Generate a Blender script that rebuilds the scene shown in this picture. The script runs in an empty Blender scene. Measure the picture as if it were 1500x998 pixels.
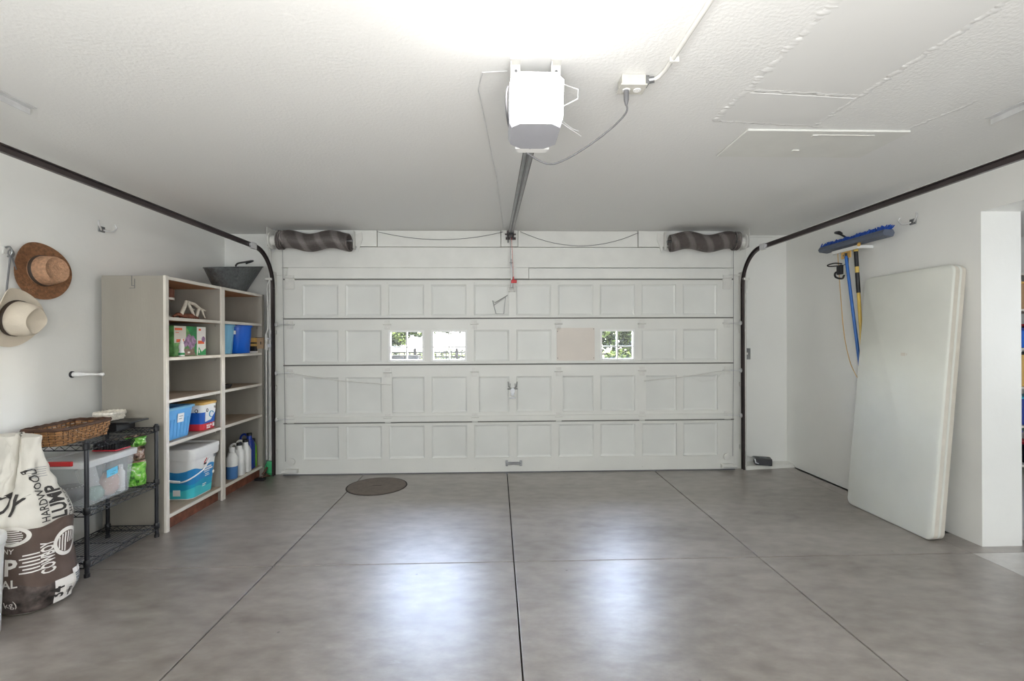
import bpy, bmesh, math, random
from mathutils import Vector, Matrix, noise
PI = math.pi
C = bpy.context.scene.collection
S = bpy.context.scene

# ------------------------------------------------------------------ camera
cd = bpy.data.cameras.new('camera'); cam = bpy.data.objects.new('camera', cd); C.objects.link(cam)
cd.sensor_width = 36.0; cd.lens = 16.8; cd.clip_start = 0.05; cd.clip_end = 500
yaw, roll = math.atan(22/700.0), math.radians(0.25)
fw = Vector((math.sin(yaw), math.cos(yaw), 0)); r0 = Vector((math.cos(yaw), -math.sin(yaw), 0)); u0 = Vector((0, 0, 1))
cu = u0*math.cos(roll) + r0*math.sin(roll); cr = r0*math.cos(roll) - u0*math.sin(roll)
cam.matrix_world = Matrix(((cr.x, cu.x, -fw.x, 0), (cr.y, cu.y, -fw.y, 0), (cr.z, cu.z, -fw.z, 1.45), (0, 0, 0, 1)))
S.camera = cam

# ------------------------------------------------------------------ sky, sun, fill lamps, exposure
w = bpy.data.worlds.new('sky'); S.world = w; w.use_nodes = True
wn = w.node_tree.nodes; wl = w.node_tree.links
sk = wn.new('ShaderNodeTexSky'); sk.sky_type = 'NISHITA'; sk.sun_disc = False
sk.sun_elevation = math.radians(48); sk.sun_rotation = math.radians(100); sk.air_density = 1.0; sk.dust_density = 3.0
hs = wn.new('ShaderNodeHueSaturation'); hs.inputs['Saturation'].default_value = .68; wl.new(sk.outputs[0], hs.inputs['Color']); wl.new(hs.outputs[0], wn['Background'].inputs[0]); wn['Background'].inputs[1].default_value = 20.0
sd = bpy.data.lights.new('sun', 'SUN'); sd.energy = 40.0; sd.angle = math.radians(0.6); sd.color = (1, .95, .86)
so = bpy.data.objects.new('sun', sd); C.objects.link(so)
so.rotation_euler = Vector((.62, .22, -.75)).to_track_quat('-Z', 'Y').to_euler()

def area(name, loc, size, energy, col, direction):
    d = bpy.data.lights.new(name, 'AREA'); d.shape = 'RECTANGLE'; d.size, d.size_y = size; d.energy = energy; d.color = col
    o = bpy.data.objects.new(name, d); C.objects.link(o); o.location = loc
    o.rotation_euler = Vector(direction).to_track_quat('-Z', 'Z').to_euler()
    return o
# cool fill lamps added before the unseen blocked windows, in place of daylight
area('rear_fill_left', (-1.5, -2.56, 1.55), (1.4, 1.2), 52, (.86, .93, 1.0), (0, 1, -.05))
area('rear_fill_right', (1.6, -2.56, 1.55), (1.4, 1.2), 52, (.86, .93, 1.0), (0, 1, -.05))
area('side_room_fill', (6.56, 1.6, 1.5), (1.3, 1.1), 40, (.88, .93, 1.0), (-1, 0, -.05))
# soft uplight added behind the camera to brighten the ceiling and room
area('ceiling_fill', (0, -.6, 1.1), (1.6, 1.6), 120, (1, .972, .935), (0, .12, 1))
for k, x in enumerate((-.655, -.195, 1.655)):      # sky portals in the three glazed openings of the garage door
    po = area('sky_portal', (x, 5.30, 1.396), (.36, .34), 1, (1, 1, 1), (0, -1, 0)); po.data.cycles.is_portal = True
S.view_settings.view_transform = 'Standard'; S.view_settings.look = 'None'
S.view_settings.gamma = 1.0; S.view_settings.exposure = 0.32; S.view_settings.use_curve_mapping = False
S.cycles.max_bounces = 10; S.cycles.diffuse_bounces = 6; S.cycles.transparent_max_bounces = 16
S.cycles.sample_clamp_indirect = 6.0; S.cycles.caustics_reflective = False; S.cycles.caustics_refractive = False

# ------------------------------------------------------------------ materials
def srgb(r, g, b):
    f = lambda c: (c/255/12.92) if c/255 <= .04045 else ((c/255+.055)/1.055)**2.4
    return (f(r), f(g), f(b))
def nodes(name):
    m = bpy.data.materials.new(name); m.use_nodes = True
    nt = m.node_tree
    return m, nt.nodes, nt.links, nt.nodes['Principled BSDF']
def mat(name, col, rough=.5, metal=0.0, var=.08, scale=6.0, bump=0.0, bscale=60.0, spec=.5, coat=0.0, trans=0.0, stretch=None, emit=None):
    m, n, l, p = nodes(name)
    tc = n.new('ShaderNodeTexCoord'); src = tc.outputs['Object']
    if stretch:
        mp = n.new('ShaderNodeMapping'); mp.inputs['Scale'].default_value = stretch; l.new(src, mp.inputs[0]); src = mp.outputs[0]
    nz = n.new('ShaderNodeTexNoise'); nz.inputs['Scale'].default_value = scale; nz.inputs['Detail'].default_value = 5; l.new(src, nz.inputs[0])
    cr_ = n.new('ShaderNodeValToRGB'); cr_.color_ramp.elements[0].position = .3; cr_.color_ramp.elements[1].position = .7
    cr_.color_ramp.elements[0].color = tuple(min(1, c*(1-var)) for c in col) + (1,)
    cr_.color_ramp.elements[1].color = tuple(min(1, c*(1+var)) for c in col) + (1,)
    l.new(nz.outputs[0], cr_.inputs[0]); l.new(cr_.outputs[0], p.inputs['Base Color'])
    p.inputs['Roughness'].default_value = rough; p.inputs['Metallic'].default_value = metal
    p.inputs['Specular IOR Level'].default_value = spec; p.inputs['Coat Weight'].default_value = coat
    p.inputs['Transmission Weight'].default_value = trans
    if bump:
        nb = n.new('ShaderNodeTexNoise'); nb.inputs['Scale'].default_value = bscale; nb.inputs['Detail'].default_value = 4; l.new(src, nb.inputs[0])
        b = n.new('ShaderNodeBump'); b.inputs['Strength'].default_value = bump; b.inputs['Distance'].default_value = .01
        l.new(nb.outputs[0], b.inputs['Height']); l.new(b.outputs[0], p.inputs['Normal'])
    if emit:
        p.inputs['Emission Color'].default_value = emit[0] + (1,); p.inputs['Emission Strength'].default_value = emit[1]
    return m
def see_through(name, col, alpha, rough=.2):
    m, n, l, p = nodes(name)
    nz = n.new('ShaderNodeTexNoise'); nz.inputs['Scale'].default_value = 9
    cr_ = n.new('ShaderNodeValToRGB'); cr_.color_ramp.elements[0].color = tuple(c*.9 for c in col)+(1,); cr_.color_ramp.elements[1].color = col+(1,)
    l.new(nz.outputs[0], cr_.inputs[0]); l.new(cr_.outputs[0], p.inputs['Base Color'])
    p.inputs['Roughness'].default_value = rough; p.inputs['Alpha'].default_value = alpha
    return m
M = {}
WHITE = srgb(228, 228, 225)
M['wall'] = mat('wall_paint', srgb(231, 231, 227), .42, var=.025, scale=1.6, bump=.25, bscale=9, spec=.45)
M['trim'] = mat('trim_paint', srgb(222, 222, 217), .42, var=.04, scale=5, bump=.1, bscale=30)
M['door'] = mat('door_paint', srgb(220, 220, 215), .42, var=.035, scale=2.2, bump=.08, bscale=40, spec=.4)
M['doorpanel'] = mat('door_panel_paint', srgb(219, 220, 216), .45, var=.055, scale=1.7, spec=.4)
M['board'] = mat('beige_hardboard', srgb(217, 209, 200), .6, var=.03, scale=4)
M['darkrail'] = mat('dark_track_steel', srgb(78, 70, 70), .32, metal=.6, var=.35, scale=3, stretch=(1, .6, .6))
M['painted'] = mat('painted_steel', srgb(214, 213, 208), .4, var=.06, scale=14)
M['steel'] = mat('galvanised_steel', srgb(150, 151, 152), .35, metal=.9, var=.15, scale=9)
M['whitesteel'] = mat('bright_steel', srgb(214, 214, 214), .4, metal=.3, var=.1, scale=12)
M['black'] = mat('black_plastic', srgb(26, 26, 29), .4, var=.2, scale=10)
M['blackmetal'] = mat('black_coated_wire', srgb(24, 25, 31), .4, var=.2, scale=20, spec=.5)
M['shelfpaint'] = mat('greige_painted_wood', srgb(152, 147, 137), .55, var=.05, scale=2.5, bump=.1, bscale=25, stretch=(3, 3, .7))
M['shelfedge'] = mat('pale_painted_edge', srgb(212, 206, 196), .5, var=.06, scale=7)
M['rawwood'] = mat('bare_pine', srgb(190, 138, 96), .6, var=.14, scale=4, stretch=(8, .8, 4), bump=.1)
M['shelftop'] = mat('worn_shelf_wood', srgb(168, 148, 128), .6, var=.12, scale=4, stretch=(8, 1, 4))
M['glass'] = see_through('window_glass', (1, 1, 1), .06, .03)
M['straw'] = mat('brown_straw', srgb(128, 88, 58), .8, var=.35, scale=55, bump=.8, bscale=140)
M['strawlight'] = mat('pale_straw', srgb(178, 138, 108), .8, var=.25, scale=60, bump=.7, bscale=140)
M['felt'] = mat('cream_felt', srgb(216, 205, 187), .9, var=.07, scale=5, bump=.2, bscale=180)
M['felttan'] = mat('worn_tan_felt', srgb(178, 163, 134), .9, var=.15, scale=8, bump=.2, bscale=180)
M['leather'] = mat('dark_leather', srgb(62, 50, 40), .6, var=.2)
M['scuttle'] = mat('hammered_zinc', srgb(92, 95, 96), .42, metal=.5, var=.3, scale=42, bump=1.0, bscale=48)
M['blue'] = mat('blue_plastic', srgb(18, 98, 205), .35, var=.06)
M['navy'] = mat('navy_plastic', srgb(16, 50, 142), .35, var=.06)
M['paleblue'] = mat('pale_blue_plastic', srgb(120, 180, 214), .35, var=.05)
M['binblue'] = mat('sky_blue_plastic', srgb(94, 166, 222), .4, var=.05)
M['white'] = mat('white_plastic', srgb(232, 232, 230), .35, var=.03)
M['tealprint'] = mat('teal_print', srgb(34, 160, 198), .35, var=.12, scale=7)
M['blueprint'] = mat('deep_blue_print', srgb(30, 92, 180), .35, var=.1)
M['cyanprint'] = mat('aqua_print', srgb(70, 196, 206), .35, var=.1)
M['red'] = mat('red_plastic', srgb(192, 40, 44), .4, var=.1)
M['redprint'] = mat('red_print', srgb(206, 50, 62), .4, var=.1)
M['gold'] = mat('tan_lid', srgb(214, 172, 96), .4, var=.06)
M['lime'] = mat('lime_plastic', srgb(126, 204, 34), .3, var=.12)
M['liquid'] = mat('blue_liquid', srgb(72, 118, 172), .25, var=.05)
M['mint'] = see_through('translucent_green_plastic', srgb(90, 205, 140), .8, .3)
M['wicker'] = mat('brown_wicker', srgb(150, 108, 66), .6, var=.5, scale=45)
M['wickerdark'] = mat('dark_wicker', srgb(74, 48, 32), .6, var=.3, scale=30)
M['wickerlight'] = mat('pale_wicker', srgb(226, 220, 208), .7, var=.15, scale=60)
M['clear'] = see_through('clear_storage_plastic', srgb(234, 240, 242), .20, .25)
M['cleartop'] = see_through('frosted_lid_plastic', srgb(224, 226, 226), .86, .35)
M['bluelabel'] = mat('blue_paper_label', srgb(110, 200, 232), .7, var=.05)
M['paper'] = mat('white_paper', srgb(236, 234, 230), .7, var=.03)
M['ink'] = mat('dark_ink', srgb(48, 44, 42), .7, var=.1)
M['whiteink'] = mat('white_ink', srgb(236, 232, 226), .6, var=.04)
M['gapgrey'] = mat('grey_gap_backing', srgb(118, 116, 112), .8, var=.1)
M['greyink'] = mat('grey_ink', srgb(120, 124, 130), .6, var=.05)
M['charcoalgrey'] = mat('grey_print', srgb(96, 92, 96), .6, var=.3, scale=40)
M['sage'] = mat('sage_cloth', srgb(150, 178, 168), .9, var=.2, scale=20)
M['pink'] = mat('pink_cloth', srgb(222, 190, 180), .9, var=.12, scale=10)
M['foilgreen'] = mat('green_printed_foil', srgb(108, 190, 62), .28, var=.55, scale=26, bump=.5, bscale=30)
M['foilbrown'] = mat('brown_printed_foil', srgb(150, 118, 100), .28, var=.5, scale=22, bump=.5, bscale=30)
M['broomgrey'] = mat('grey_broom_block', srgb(92, 100, 116), .5, var=.08)
M['bristle'] = mat('blue_bristle', srgb(28, 78, 172), .7, var=.3, scale=60, bump=.8, bscale=120)
M['yellow'] = mat('yellow_fibreglass', srgb(216, 184, 92), .4, var=.08)
M['polblue'] = mat('blue_pole', srgb(28, 96, 176), .35, var=.08)
M['tablewhite'] = mat('moulded_table_plastic', srgb(217, 218, 210), .7, var=.035, scale=3, bump=.06, bscale=90, spec=.2)
M['tableedge'] = mat('worn_table_edge', srgb(206, 200, 188), .5, var=.06, scale=12)
M['brownbox'] = mat('brown_cover_plate', srgb(160, 134, 104), .6, var=.1)
M['greybox'] = mat('grey_electrical_box', srgb(196, 194, 186), .5, var=.08, scale=20)
M['bone'] = mat('bleached_antler', srgb(206, 198, 184), .6, var=.15, scale=20)
M['rust'] = mat('rusty_brown', srgb(112, 66, 48), .7, var=.35, scale=18)
M['cover'] = mat('concrete_cover', srgb(108, 98, 90), .7, var=.15, scale=14, bump=.5, bscale=60)
M['purple'] = mat('flower_print', srgb(150, 118, 156), .5, var=.55, scale=38)
M['greenprint'] = mat('green_print', srgb(30, 138, 76), .5, var=.4, scale=12)
M['leafprint'] = mat('leaf_print', srgb(96, 150, 84), .5, var=.5, scale=24)
M['orange'] = mat('orange_print', srgb(226, 96, 52), .5, var=.1)
M['soil'] = mat('soil_print', srgb(126, 104, 90), .5, var=.4, scale=30)
M['cardboard'] = mat('cardboard', srgb(176, 142, 104), .7, var=.1)
M['cord'] = mat('grey_cord', srgb(104, 104, 106), .5, var=.05)
M['housing'] = mat('grey_housing', srgb(168, 169, 176), .45, var=.04)
M['lens'] = mat('lit_lens', (1, 1, 1), .4, emit=((1, .985, .96), 9.0))
M['bark'] = mat('bark', srgb(16, 14, 12), .9, spec=0, var=.3, scale=12, bump=.6)
M['leaf'] = mat('leaf_green', srgb(24, 29, 12), .8, var=.75, scale=7, spec=0)
M['leafdark'] = mat('leaf_dark', srgb(16, 21, 11), .8, var=.7, scale=6, spec=0)
M['lawn'] = mat('lawn_green', srgb(38, 40, 27), .9, spec=0, var=.3, scale=9)
M['drive'] = mat('driveway_concrete', srgb(36, 35, 34), .8, var=.15, scale=5, spec=0)
M['fence'] = mat('dark_fence_wood', srgb(15, 14, 13), .8, var=.25, scale=8, spec=0)
M['stonedark'] = mat('dark_garden_stone', srgb(19, 19, 18), .9, var=.3, scale=9, spec=0)

# concrete floor: mottled, sealed, worn
def floor_material(name, dark, light, edge=True):
    m, n, l, p = nodes(name)
    g = n.new('ShaderNodeNewGeometry')
    mp = n.new('ShaderNodeMapping'); mp.inputs['Scale'].default_value = (.45, .85, 1); mp.inputs['Rotation'].default_value = (0, 0, .35)
    l.new(g.outputs['Position'], mp.inputs[0])
    n1 = n.new('ShaderNodeTexNoise'); n1.inputs['Scale'].default_value = 1.5; n1.inputs['Detail'].default_value = 7; n1.inputs['Roughness'].default_value = .62; n1.inputs['Distortion'].default_value = .5; l.new(mp.outputs[0], n1.inputs[0])
    n2 = n.new('ShaderNodeTexNoise'); n2.inputs['Scale'].default_value = 16; n2.inputs['Detail'].default_value = 6; l.new(mp.outputs[0], n2.inputs[0])
    ra = n.new('ShaderNodeValToRGB'); ra.color_ramp.elements[0].position = .33; ra.color_ramp.elements[1].position = .70
    ra.color_ramp.elements[0].color = dark+(1,); ra.color_ramp.elements[1].color = light+(1,)
    mx = n.new('ShaderNodeMix'); mx.data_type = 'FLOAT'; mx.inputs[0].default_value = .38
    l.new(n1.outputs[0], mx.inputs[2]); l.new(n2.outputs[0], mx.inputs[3]); l.new(mx.outputs[0], ra.inputs[0])
    # small pale scuffs and dark drops
    n3 = n.new('ShaderNodeTexNoise'); n3.inputs['Scale'].default_value = 5; n3.inputs['Detail'].default_value = 9; n3.inputs['Roughness'].default_value = .7
    mp3 = n.new('ShaderNodeMapping'); mp3.inputs['Scale'].default_value = (.5, 1.8, 1); mp3.inputs['Rotation'].default_value = (0, 0, -.35); l.new(g.outputs['Position'], mp3.inputs[0]); l.new(mp3.outputs[0], n3.inputs[0])
    r3 = n.new('ShaderNodeValToRGB'); r3.color_ramp.elements[0].position = .64; r3.color_ramp.elements[1].position = .76; l.new(n3.outputs[0], r3.inputs[0])
    m3 = n.new('ShaderNodeMix'); m3.data_type = 'RGBA'; m3.inputs[7].default_value = (.46, .44, .42, 1)
    ml = n.new('ShaderNodeMath'); ml.operation = 'MULTIPLY'; ml.inputs[1].default_value = .7; l.new(r3.outputs[0], ml.inputs[0])
    l.new(ml.outputs[0], m3.inputs[0]); l.new(ra.outputs[0], m3.inputs[6])
    vo = n.new('ShaderNodeTexVoronoi'); vo.inputs['Scale'].default_value = 3.1; l.new(g.outputs['Position'], vo.inputs[0])
    r4 = n.new('ShaderNodeValToRGB'); r4.color_ramp.elements[0].position = .018; r4.color_ramp.elements[1].position = .03
    r4.color_ramp.elements[0].color = (.45, .45, .45, 1); l.new(vo.outputs['Distance'], r4.inputs[0])
    m4 = n.new('ShaderNodeMix'); m4.data_type = 'RGBA'; m4.blend_type = 'MULTIPLY'; m4.inputs[0].default_value = 1
    n6 = n.new('ShaderNodeTexNoise'); n6.inputs['Scale'].default_value = 55; n6.inputs['Detail'].default_value = 6; n6.inputs['Roughness'].default_value = .75; l.new(mp.outputs[0], n6.inputs[0])
    r6 = n.new('ShaderNodeValToRGB'); r6.color_ramp.elements[0].position = .3; r6.color_ramp.elements[1].position = .7; r6.color_ramp.elements[0].color = (.72, .72, .72, 1); r6.color_ramp.elements[1].color = (1.0, 1.0, 1.0, 1); l.new(n6.outputs[0], r6.inputs[0])
    m6 = n.new('ShaderNodeMix'); m6.data_type = 'RGBA'; m6.blend_type = 'MULTIPLY'; m6.inputs[0].default_value = 1; l.new(m3.outputs[2], m6.inputs[6]); l.new(r6.outputs[0], m6.inputs[7])
    l.new(m6.outputs[2], m4.inputs[6]); l.new(r4.outputs[0], m4.inputs[7]); l.new(m4.outputs[2], p.inputs['Base Color'])
    rr = n.new('ShaderNodeMapRange'); rr.inputs[3].default_value = .28; rr.inputs[4].default_value = .62; rr.inputs[1].default_value = .25; rr.inputs[2].default_value = .75; l.new(n6.outputs[0], rr.inputs[0])
    l.new(rr.outputs[0], p.inputs['Roughness'])
    p.inputs['Specular IOR Level'].default_value = 1.0; p.inputs['Coat Weight'].default_value = .85; p.inputs['Coat Roughness'].default_value = .36; p.inputs['Coat IOR'].default_value = 1.6
    b = n.new('ShaderNodeBump'); b.inputs['Strength'].default_value = .2; b.inputs['Distance'].default_value = .004
    l.new(n2.outputs[0], b.inputs['Height']); l.new(b.outputs[0], p.inputs['Normal'])
    return m
def foil(name, cols, scale):
    m, n, l, p = nodes(name); tc = n.new('ShaderNodeTexCoord'); nz = n.new('ShaderNodeTexNoise'); nz.inputs['Scale'].default_value = scale; nz.inputs['Detail'].default_value = 3; nz.inputs['Distortion'].default_value = 1.5
    l.new(tc.outputs['Object'], nz.inputs[0]); r = n.new('ShaderNodeValToRGB'); e = r.color_ramp.elements
    while len(e) < len(cols): e.new(.5)
    for i, c in enumerate(cols): e[i].position = .33+.34*i/(len(cols)-1); e[i].color = c+(1,)
    l.new(nz.outputs[0], r.inputs[0]); l.new(r.outputs[0], p.inputs['Base Color']); p.inputs['Roughness'].default_value = .3
    b = n.new('ShaderNodeBump'); b.inputs['Strength'].default_value = .5; b.inputs['Distance'].default_value = .01; l.new(nz.outputs[0], b.inputs['Height']); l.new(b.outputs[0], p.inputs['Normal'])
    return m
M['foilgreen'] = foil('green_printed_foil', [srgb(38, 70, 34), srgb(96, 180, 52), srgb(150, 208, 96), srgb(232, 236, 226)], 16)
M['foilbrown'] = foil('brown_printed_foil', [srgb(52, 40, 36), srgb(134, 100, 84), srgb(180, 156, 142), srgb(228, 224, 220)], 14)
M['concrete'] = floor_material('sealed_concrete', srgb(100, 90, 81), srgb(172, 165, 158))
M['concretelight'] = floor_material('pale_concrete', srgb(176, 172, 166), srgb(208, 206, 202))
M['joint'] = mat('joint_dirt', srgb(52, 48, 44), .9)
# stippled ceiling plaster
def ceiling_material():
    m, n, l, p = nodes('stippled_ceiling')
    p.inputs['Base Color'].default_value = srgb(228, 228, 226)+(1,); p.inputs['Roughness'].default_value = .8
    g = n.new('ShaderNodeNewGeometry')
    a = n.new('ShaderNodeTexNoise'); a.inputs['Scale'].default_value = 62; a.inputs['Detail'].default_value = 4; l.new(g.outputs['Position'], a.inputs[0])
    c = n.new('ShaderNodeTexNoise'); c.inputs['Scale'].default_value = 1.3; l.new(g.outputs['Position'], c.inputs[0])
    mm = n.new('ShaderNodeMath'); mm.operation = 'MULTIPLY'; l.new(a.outputs[0], mm.inputs[0]); l.new(c.outputs[0], mm.inputs[1])
    b = n.new('ShaderNodeBump'); b.inputs['Strength'].default_value = .5; b.inputs['Distance'].default_value = .009
    l.new(mm.outputs[0], b.inputs['Height']); l.new(b.outputs[0], p.inputs['Normal'])
    return m
M['ceiling'] = ceiling_material()
M['ceilsmooth'] = mat('smooth_ceiling_patch', srgb(222, 222, 220), .7, var=.015, scale=2)

# ------------------------------------------------------------------ mesh builder
class MB:
    def __init__(s): s.v = []; s.f = []
    def add(s, vs, fs, T=None):
        k = len(s.v)
        s.v += [tuple(T @ Vector(v)) if T else tuple(v) for v in vs]
        s.f += [tuple(i+k for i in f) for f in fs]
        return s
    def box(s, x0, x1, y0, y1, z0, z1, bev=0, T=None):
        vs = [(x0,y0,z0),(x1,y0,z0),(x1,y1,z0),(x0,y1,z0),(x0,y0,z1),(x1,y0,z1),(x1,y1,z1),(x0,y1,z1)]
        fs = [(0,3,2,1),(4,5,6,7),(0,1,5,4),(1,2,6,5),(2,3,7,6),(3,0,4,7)]
        if bev:
            bm = bmesh.new(); bv = [bm.verts.new(v) for v in vs]
            for f in fs: bm.faces.new([bv[i] for i in f])
            bmesh.ops.bevel(bm, geom=bm.edges[:], offset=bev, segments=2, affect='EDGES', profile=.5)
            bm.verts.index_update()
            vs = [v.co.copy() for v in bm.verts]; fs = [[v.index for v in f.verts] for f in bm.faces]; bm.free()
        return s.add(vs, fs, T)
    def loft(s, rings, cap0=True, cap1=True, closed=True, T=None):
        n = len(rings[0]); vs = [p for r in rings for p in r]; fs = []
        for i in range(len(rings)-1):
            for j in range(n if closed else n-1):
                a = i*n+j; b = i*n+(j+1) % n
                fs.append((a, b, b+n, a+n))
        if cap0: fs.append(tuple(range(n-1, -1, -1)))
        if cap1: fs.append(tuple(range((len(rings)-1)*n, len(rings)*n)))
        return s.add(vs, fs, T)
    def tube(s, pts, r, n=8, cap=True, T=None):
        pts = [Vector(p) for p in pts]; rings = []; prev = None
        for i, p in enumerate(pts):
            t = (pts[min(i+1, len(pts)-1)] - pts[max(i-1, 0)]).normalized()
            if prev is None:
                a = Vector((0, 0, 1)) if abs(t.z) < .9 else Vector((1, 0, 0)); q = t.cross(a).normalized()
            else: q = (prev - t*prev.dot(t)).normalized()
            prev = q; b = t.cross(q); rr = r[i] if isinstance(r, (list, tuple)) else r
            rings.append([p + (q*math.cos(2*PI*k/n) + b*math.sin(2*PI*k/n))*rr for k in range(n)])
        return s.loft(rings, cap, cap, T=T)
    def lathe(s, prof, c=(0,0,0), n=20, sx=1, sy=1, cap0=True, cap1=True, T=None):
        return s.loft([[(c[0]+r*sx*math.cos(2*PI*k/n), c[1]+r*sy*math.sin(2*PI*k/n), c[2]+z) for k in range(n)] for r, z in prof], cap0, cap1, T=T)
    def sweep(s, prof, path, side, T=None):    # prof (a, b): a along side, b along side x tangent
        side = Vector(side); path = [Vector(p) for p in path]; rings = []
        for i, p in enumerate(path):
            t = (path[min(i+1, len(path)-1)] - path[max(i-1, 0)]).normalized(); nn = side.cross(t).normalized()
            rings.append([p + side*a + nn*b for a, b in prof])
        return s.loft(rings, T=T)
    def rbox(s, x0, x1, y0, y1, r, levels, n=4, T=None, cap0=True, cap1=True):   # rounded-rectangle loft, levels (z, grow)
        rings = []
        for z, g in levels:
            ring = []; rr = max(r+min(g, 0), .001)
            for cx, cy, a0 in ((x1-r, y1-r, 0), (x0+r, y1-r, PI/2), (x0+r, y0+r, PI), (x1-r, y0+r, 1.5*PI)):
                sgx = 1 if cx > (x0+x1)/2 else -1; sgy = 1 if cy > (y0+y1)/2 else -1
                for k in range(n+1):
                    a = a0+k*PI/2/n; ring.append((cx+sgx*g+r*math.cos(a), cy+sgy*g+r*math.sin(a), z))
            rings.append(ring)
        return s.loft(rings, cap0, cap1, T=T)

WM = {}    # world matrices of things
def link(name, mesh, parent=None):
    o = bpy.data.objects.new(name, mesh); C.objects.link(o)
    if parent: o.parent = parent
    return o
def thing(name, label, cat, loc=(0, 0, 0), rz=0, group=None, T=None):
    o = link(name, None); Mx = T if T else Matrix.Translation(loc) @ Matrix.Rotation(rz, 4, 'Z')
    o.matrix_world = Mx; WM[o.name] = Mx; o['label'] = label; o['category'] = cat; o.empty_display_size = .1
    if group: o['group'] = group
    return o
def obj(name, mb, m, parent=None, smooth=None, local=False, label=None, kind=None, world_base=False):
    if isinstance(m, str): m = M[m]
    me = bpy.data.meshes.new(name)
    if parent is not None:
        Mx = WM[parent.name]
        vs = mb.v if local else [tuple(Mx.inverted() @ Vector(v)) for v in mb.v]
    else: vs = mb.v; Mx = Matrix()
    off = None
    if parent is None and world_base:
        xs = [v[0] for v in vs]; ys = [v[1] for v in vs]; zs = [v[2] for v in vs]
        off = Vector(((min(xs)+max(xs))/2, (min(ys)+max(ys))/2, min(zs))); vs = [tuple(Vector(v)-off) for v in vs]; Mx = Matrix.Translation(off)
    me.from_pydata(vs, [], mb.f); me.update()
    bm = bmesh.new(); bm.from_mesh(me); bmesh.ops.recalc_face_normals(bm, faces=bm.faces[:]); bm.to_mesh(me); bm.free()
    me.materials.append(m)
    if smooth:
        for p in me.polygons: p.use_smooth = True
        me.set_sharp_from_angle(angle=math.radians(smooth))
    o = link(name, me, parent); WM[o.name] = Mx
    if off is not None: o.location = off
    if label: o['label'] = label
    if kind: o['kind'] = kind
    return o
def tag(o, label, cat, group=None):
    o['label'] = label; o['category'] = cat
    if group: o['group'] = group
    return o
def solo(name, mb, m, label, cat, group=None, smooth=None):
    return tag(obj(name, mb, m, smooth=smooth, world_base=True), label, cat, group)
def struct(name, mb, m, parent=None, smooth=None):
    o = obj(name, mb, m, parent, smooth=smooth)
    if parent is None: o['kind'] = 'structure'
    return o
def dup(root, loc=None, label=None, Mx=None):
    r = root.copy(); C.objects.link(r)
    if Mx is not None: r.matrix_world = Mx; WM[r.name] = Mx
    if loc is not None: r.location = loc; WM[r.name] = Matrix.Translation(loc)
    if label: r['label'] = label
    for ch in list(root.children):
        c = ch.copy(); C.objects.link(c); c.parent = r
        for g in ch.children:
            d = g.copy(); C.objects.link(d); d.parent = c
    return r
_tm = {}
def text(name, s, size, fmap, m, parent, align='LEFT', shear=0, bold=0.0, squeeze=1.0):
    k = (s, align, shear, bold)
    if k not in _tm:
        cu_ = bpy.data.curves.new('letters', 'FONT'); cu_.body = s; cu_.size = 1; cu_.align_x = align; cu_.shear = shear; cu_.offset = bold
        cu_.resolution_u = 2; cu_.extrude = 0
        t = bpy.data.objects.new('letters', cu_); C.objects.link(t)
        bpy.context.view_layer.update()
        me = bpy.data.meshes.new_from_object(t); bpy.data.objects.remove(t); bpy.data.curves.remove(cu_)
        bm = bmesh.new(); bm.from_mesh(me); bmesh.ops.triangulate(bm, faces=bm.faces[:]); bmesh.ops.subdivide_edges(bm, edges=[e for e in bm.edges if e.calc_length() > .2], cuts=1); bm.to_mesh(me); bm.free()
        _tm[k] = ([tuple(v.co) for v in me.vertices], [tuple(p.vertices) for p in me.polygons]); bpy.data.meshes.remove(me)
    vs, fs = _tm[k]
    mb = MB(); mb.add([fmap(x*size*squeeze, y*size) for x, y, z in vs], fs)
    return obj(name, mb, m, parent)
# ------------------------------------------------------------------ room shell
XL, XR, YW, ZC, YB = -3.05, 3.37, 5.46, 2.66, -2.6      # left, right, front wall, ceiling, rear
DY = 5.24                                               # inner face of the garage door
floor = struct('floor', MB().box(XL-.2, 6.8, YB-.2, 5.75, -.3, -.02), 'joint')
g = .004
xs = [XL-.1, -1.45, .105, 1.735, 3.20]; ys = [YB-.1, -.2, 1.2, 3.13, 5.62]
ys = [YB-.1, .3, 3.13, 5.62]
for i in range(4):
    for j in range(3):
        obj('concrete_slab', MB().box(xs[i]+g, xs[i+1]-(g if i < 3 else 0), ys[j]+g, ys[j+1]-g, -.1, 0, bev=.003), 'concrete', floor)
obj('concrete_slab', MB().box(3.20, XR+.4, 3.13, 5.62, -.1, 0), 'concrete', floor)
# pale slabs of the opening to the side room, with tooled lines
for x0, x1 in ((3.2, 3.72), (3.728, 4.3), (4.308, 6.7)):
    for y0, y1 in ((YB, 1.0), (1.004, 3.126)):
        obj('concrete_slab', MB().box(x0, x1, y0, y1, -.1, .001, bev=.002), 'concretelight', floor)
obj('concrete_slab', MB().box(XR+.41, 6.7, 3.13, 5.62, -.1, .001), 'concretelight', floor)
struct('ceiling', MB().box(XL-.2, 6.8, YB-.2, 5.75, ZC, ZC+.15), 'ceiling')
ceil = bpy.data.objects['ceiling']
struct('wall_left', MB().box(XL-.15, XL, YB-.15, 5.75, -.02, ZC+.02), 'wall')
struct('wall_rear', MB().box(XL, 6.7, YB-.12, YB, -.02, .9).box(XL, 6.7, YB-.12, YB, 2.2, ZC+.02).box(XL, -2.25, YB-.12, YB, .9, 2.2)
       .box(-.75, .85, YB-.12, YB, .9, 2.2).box(2.35, 6.7, YB-.12, YB, .9, 2.2), 'wall')
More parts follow.
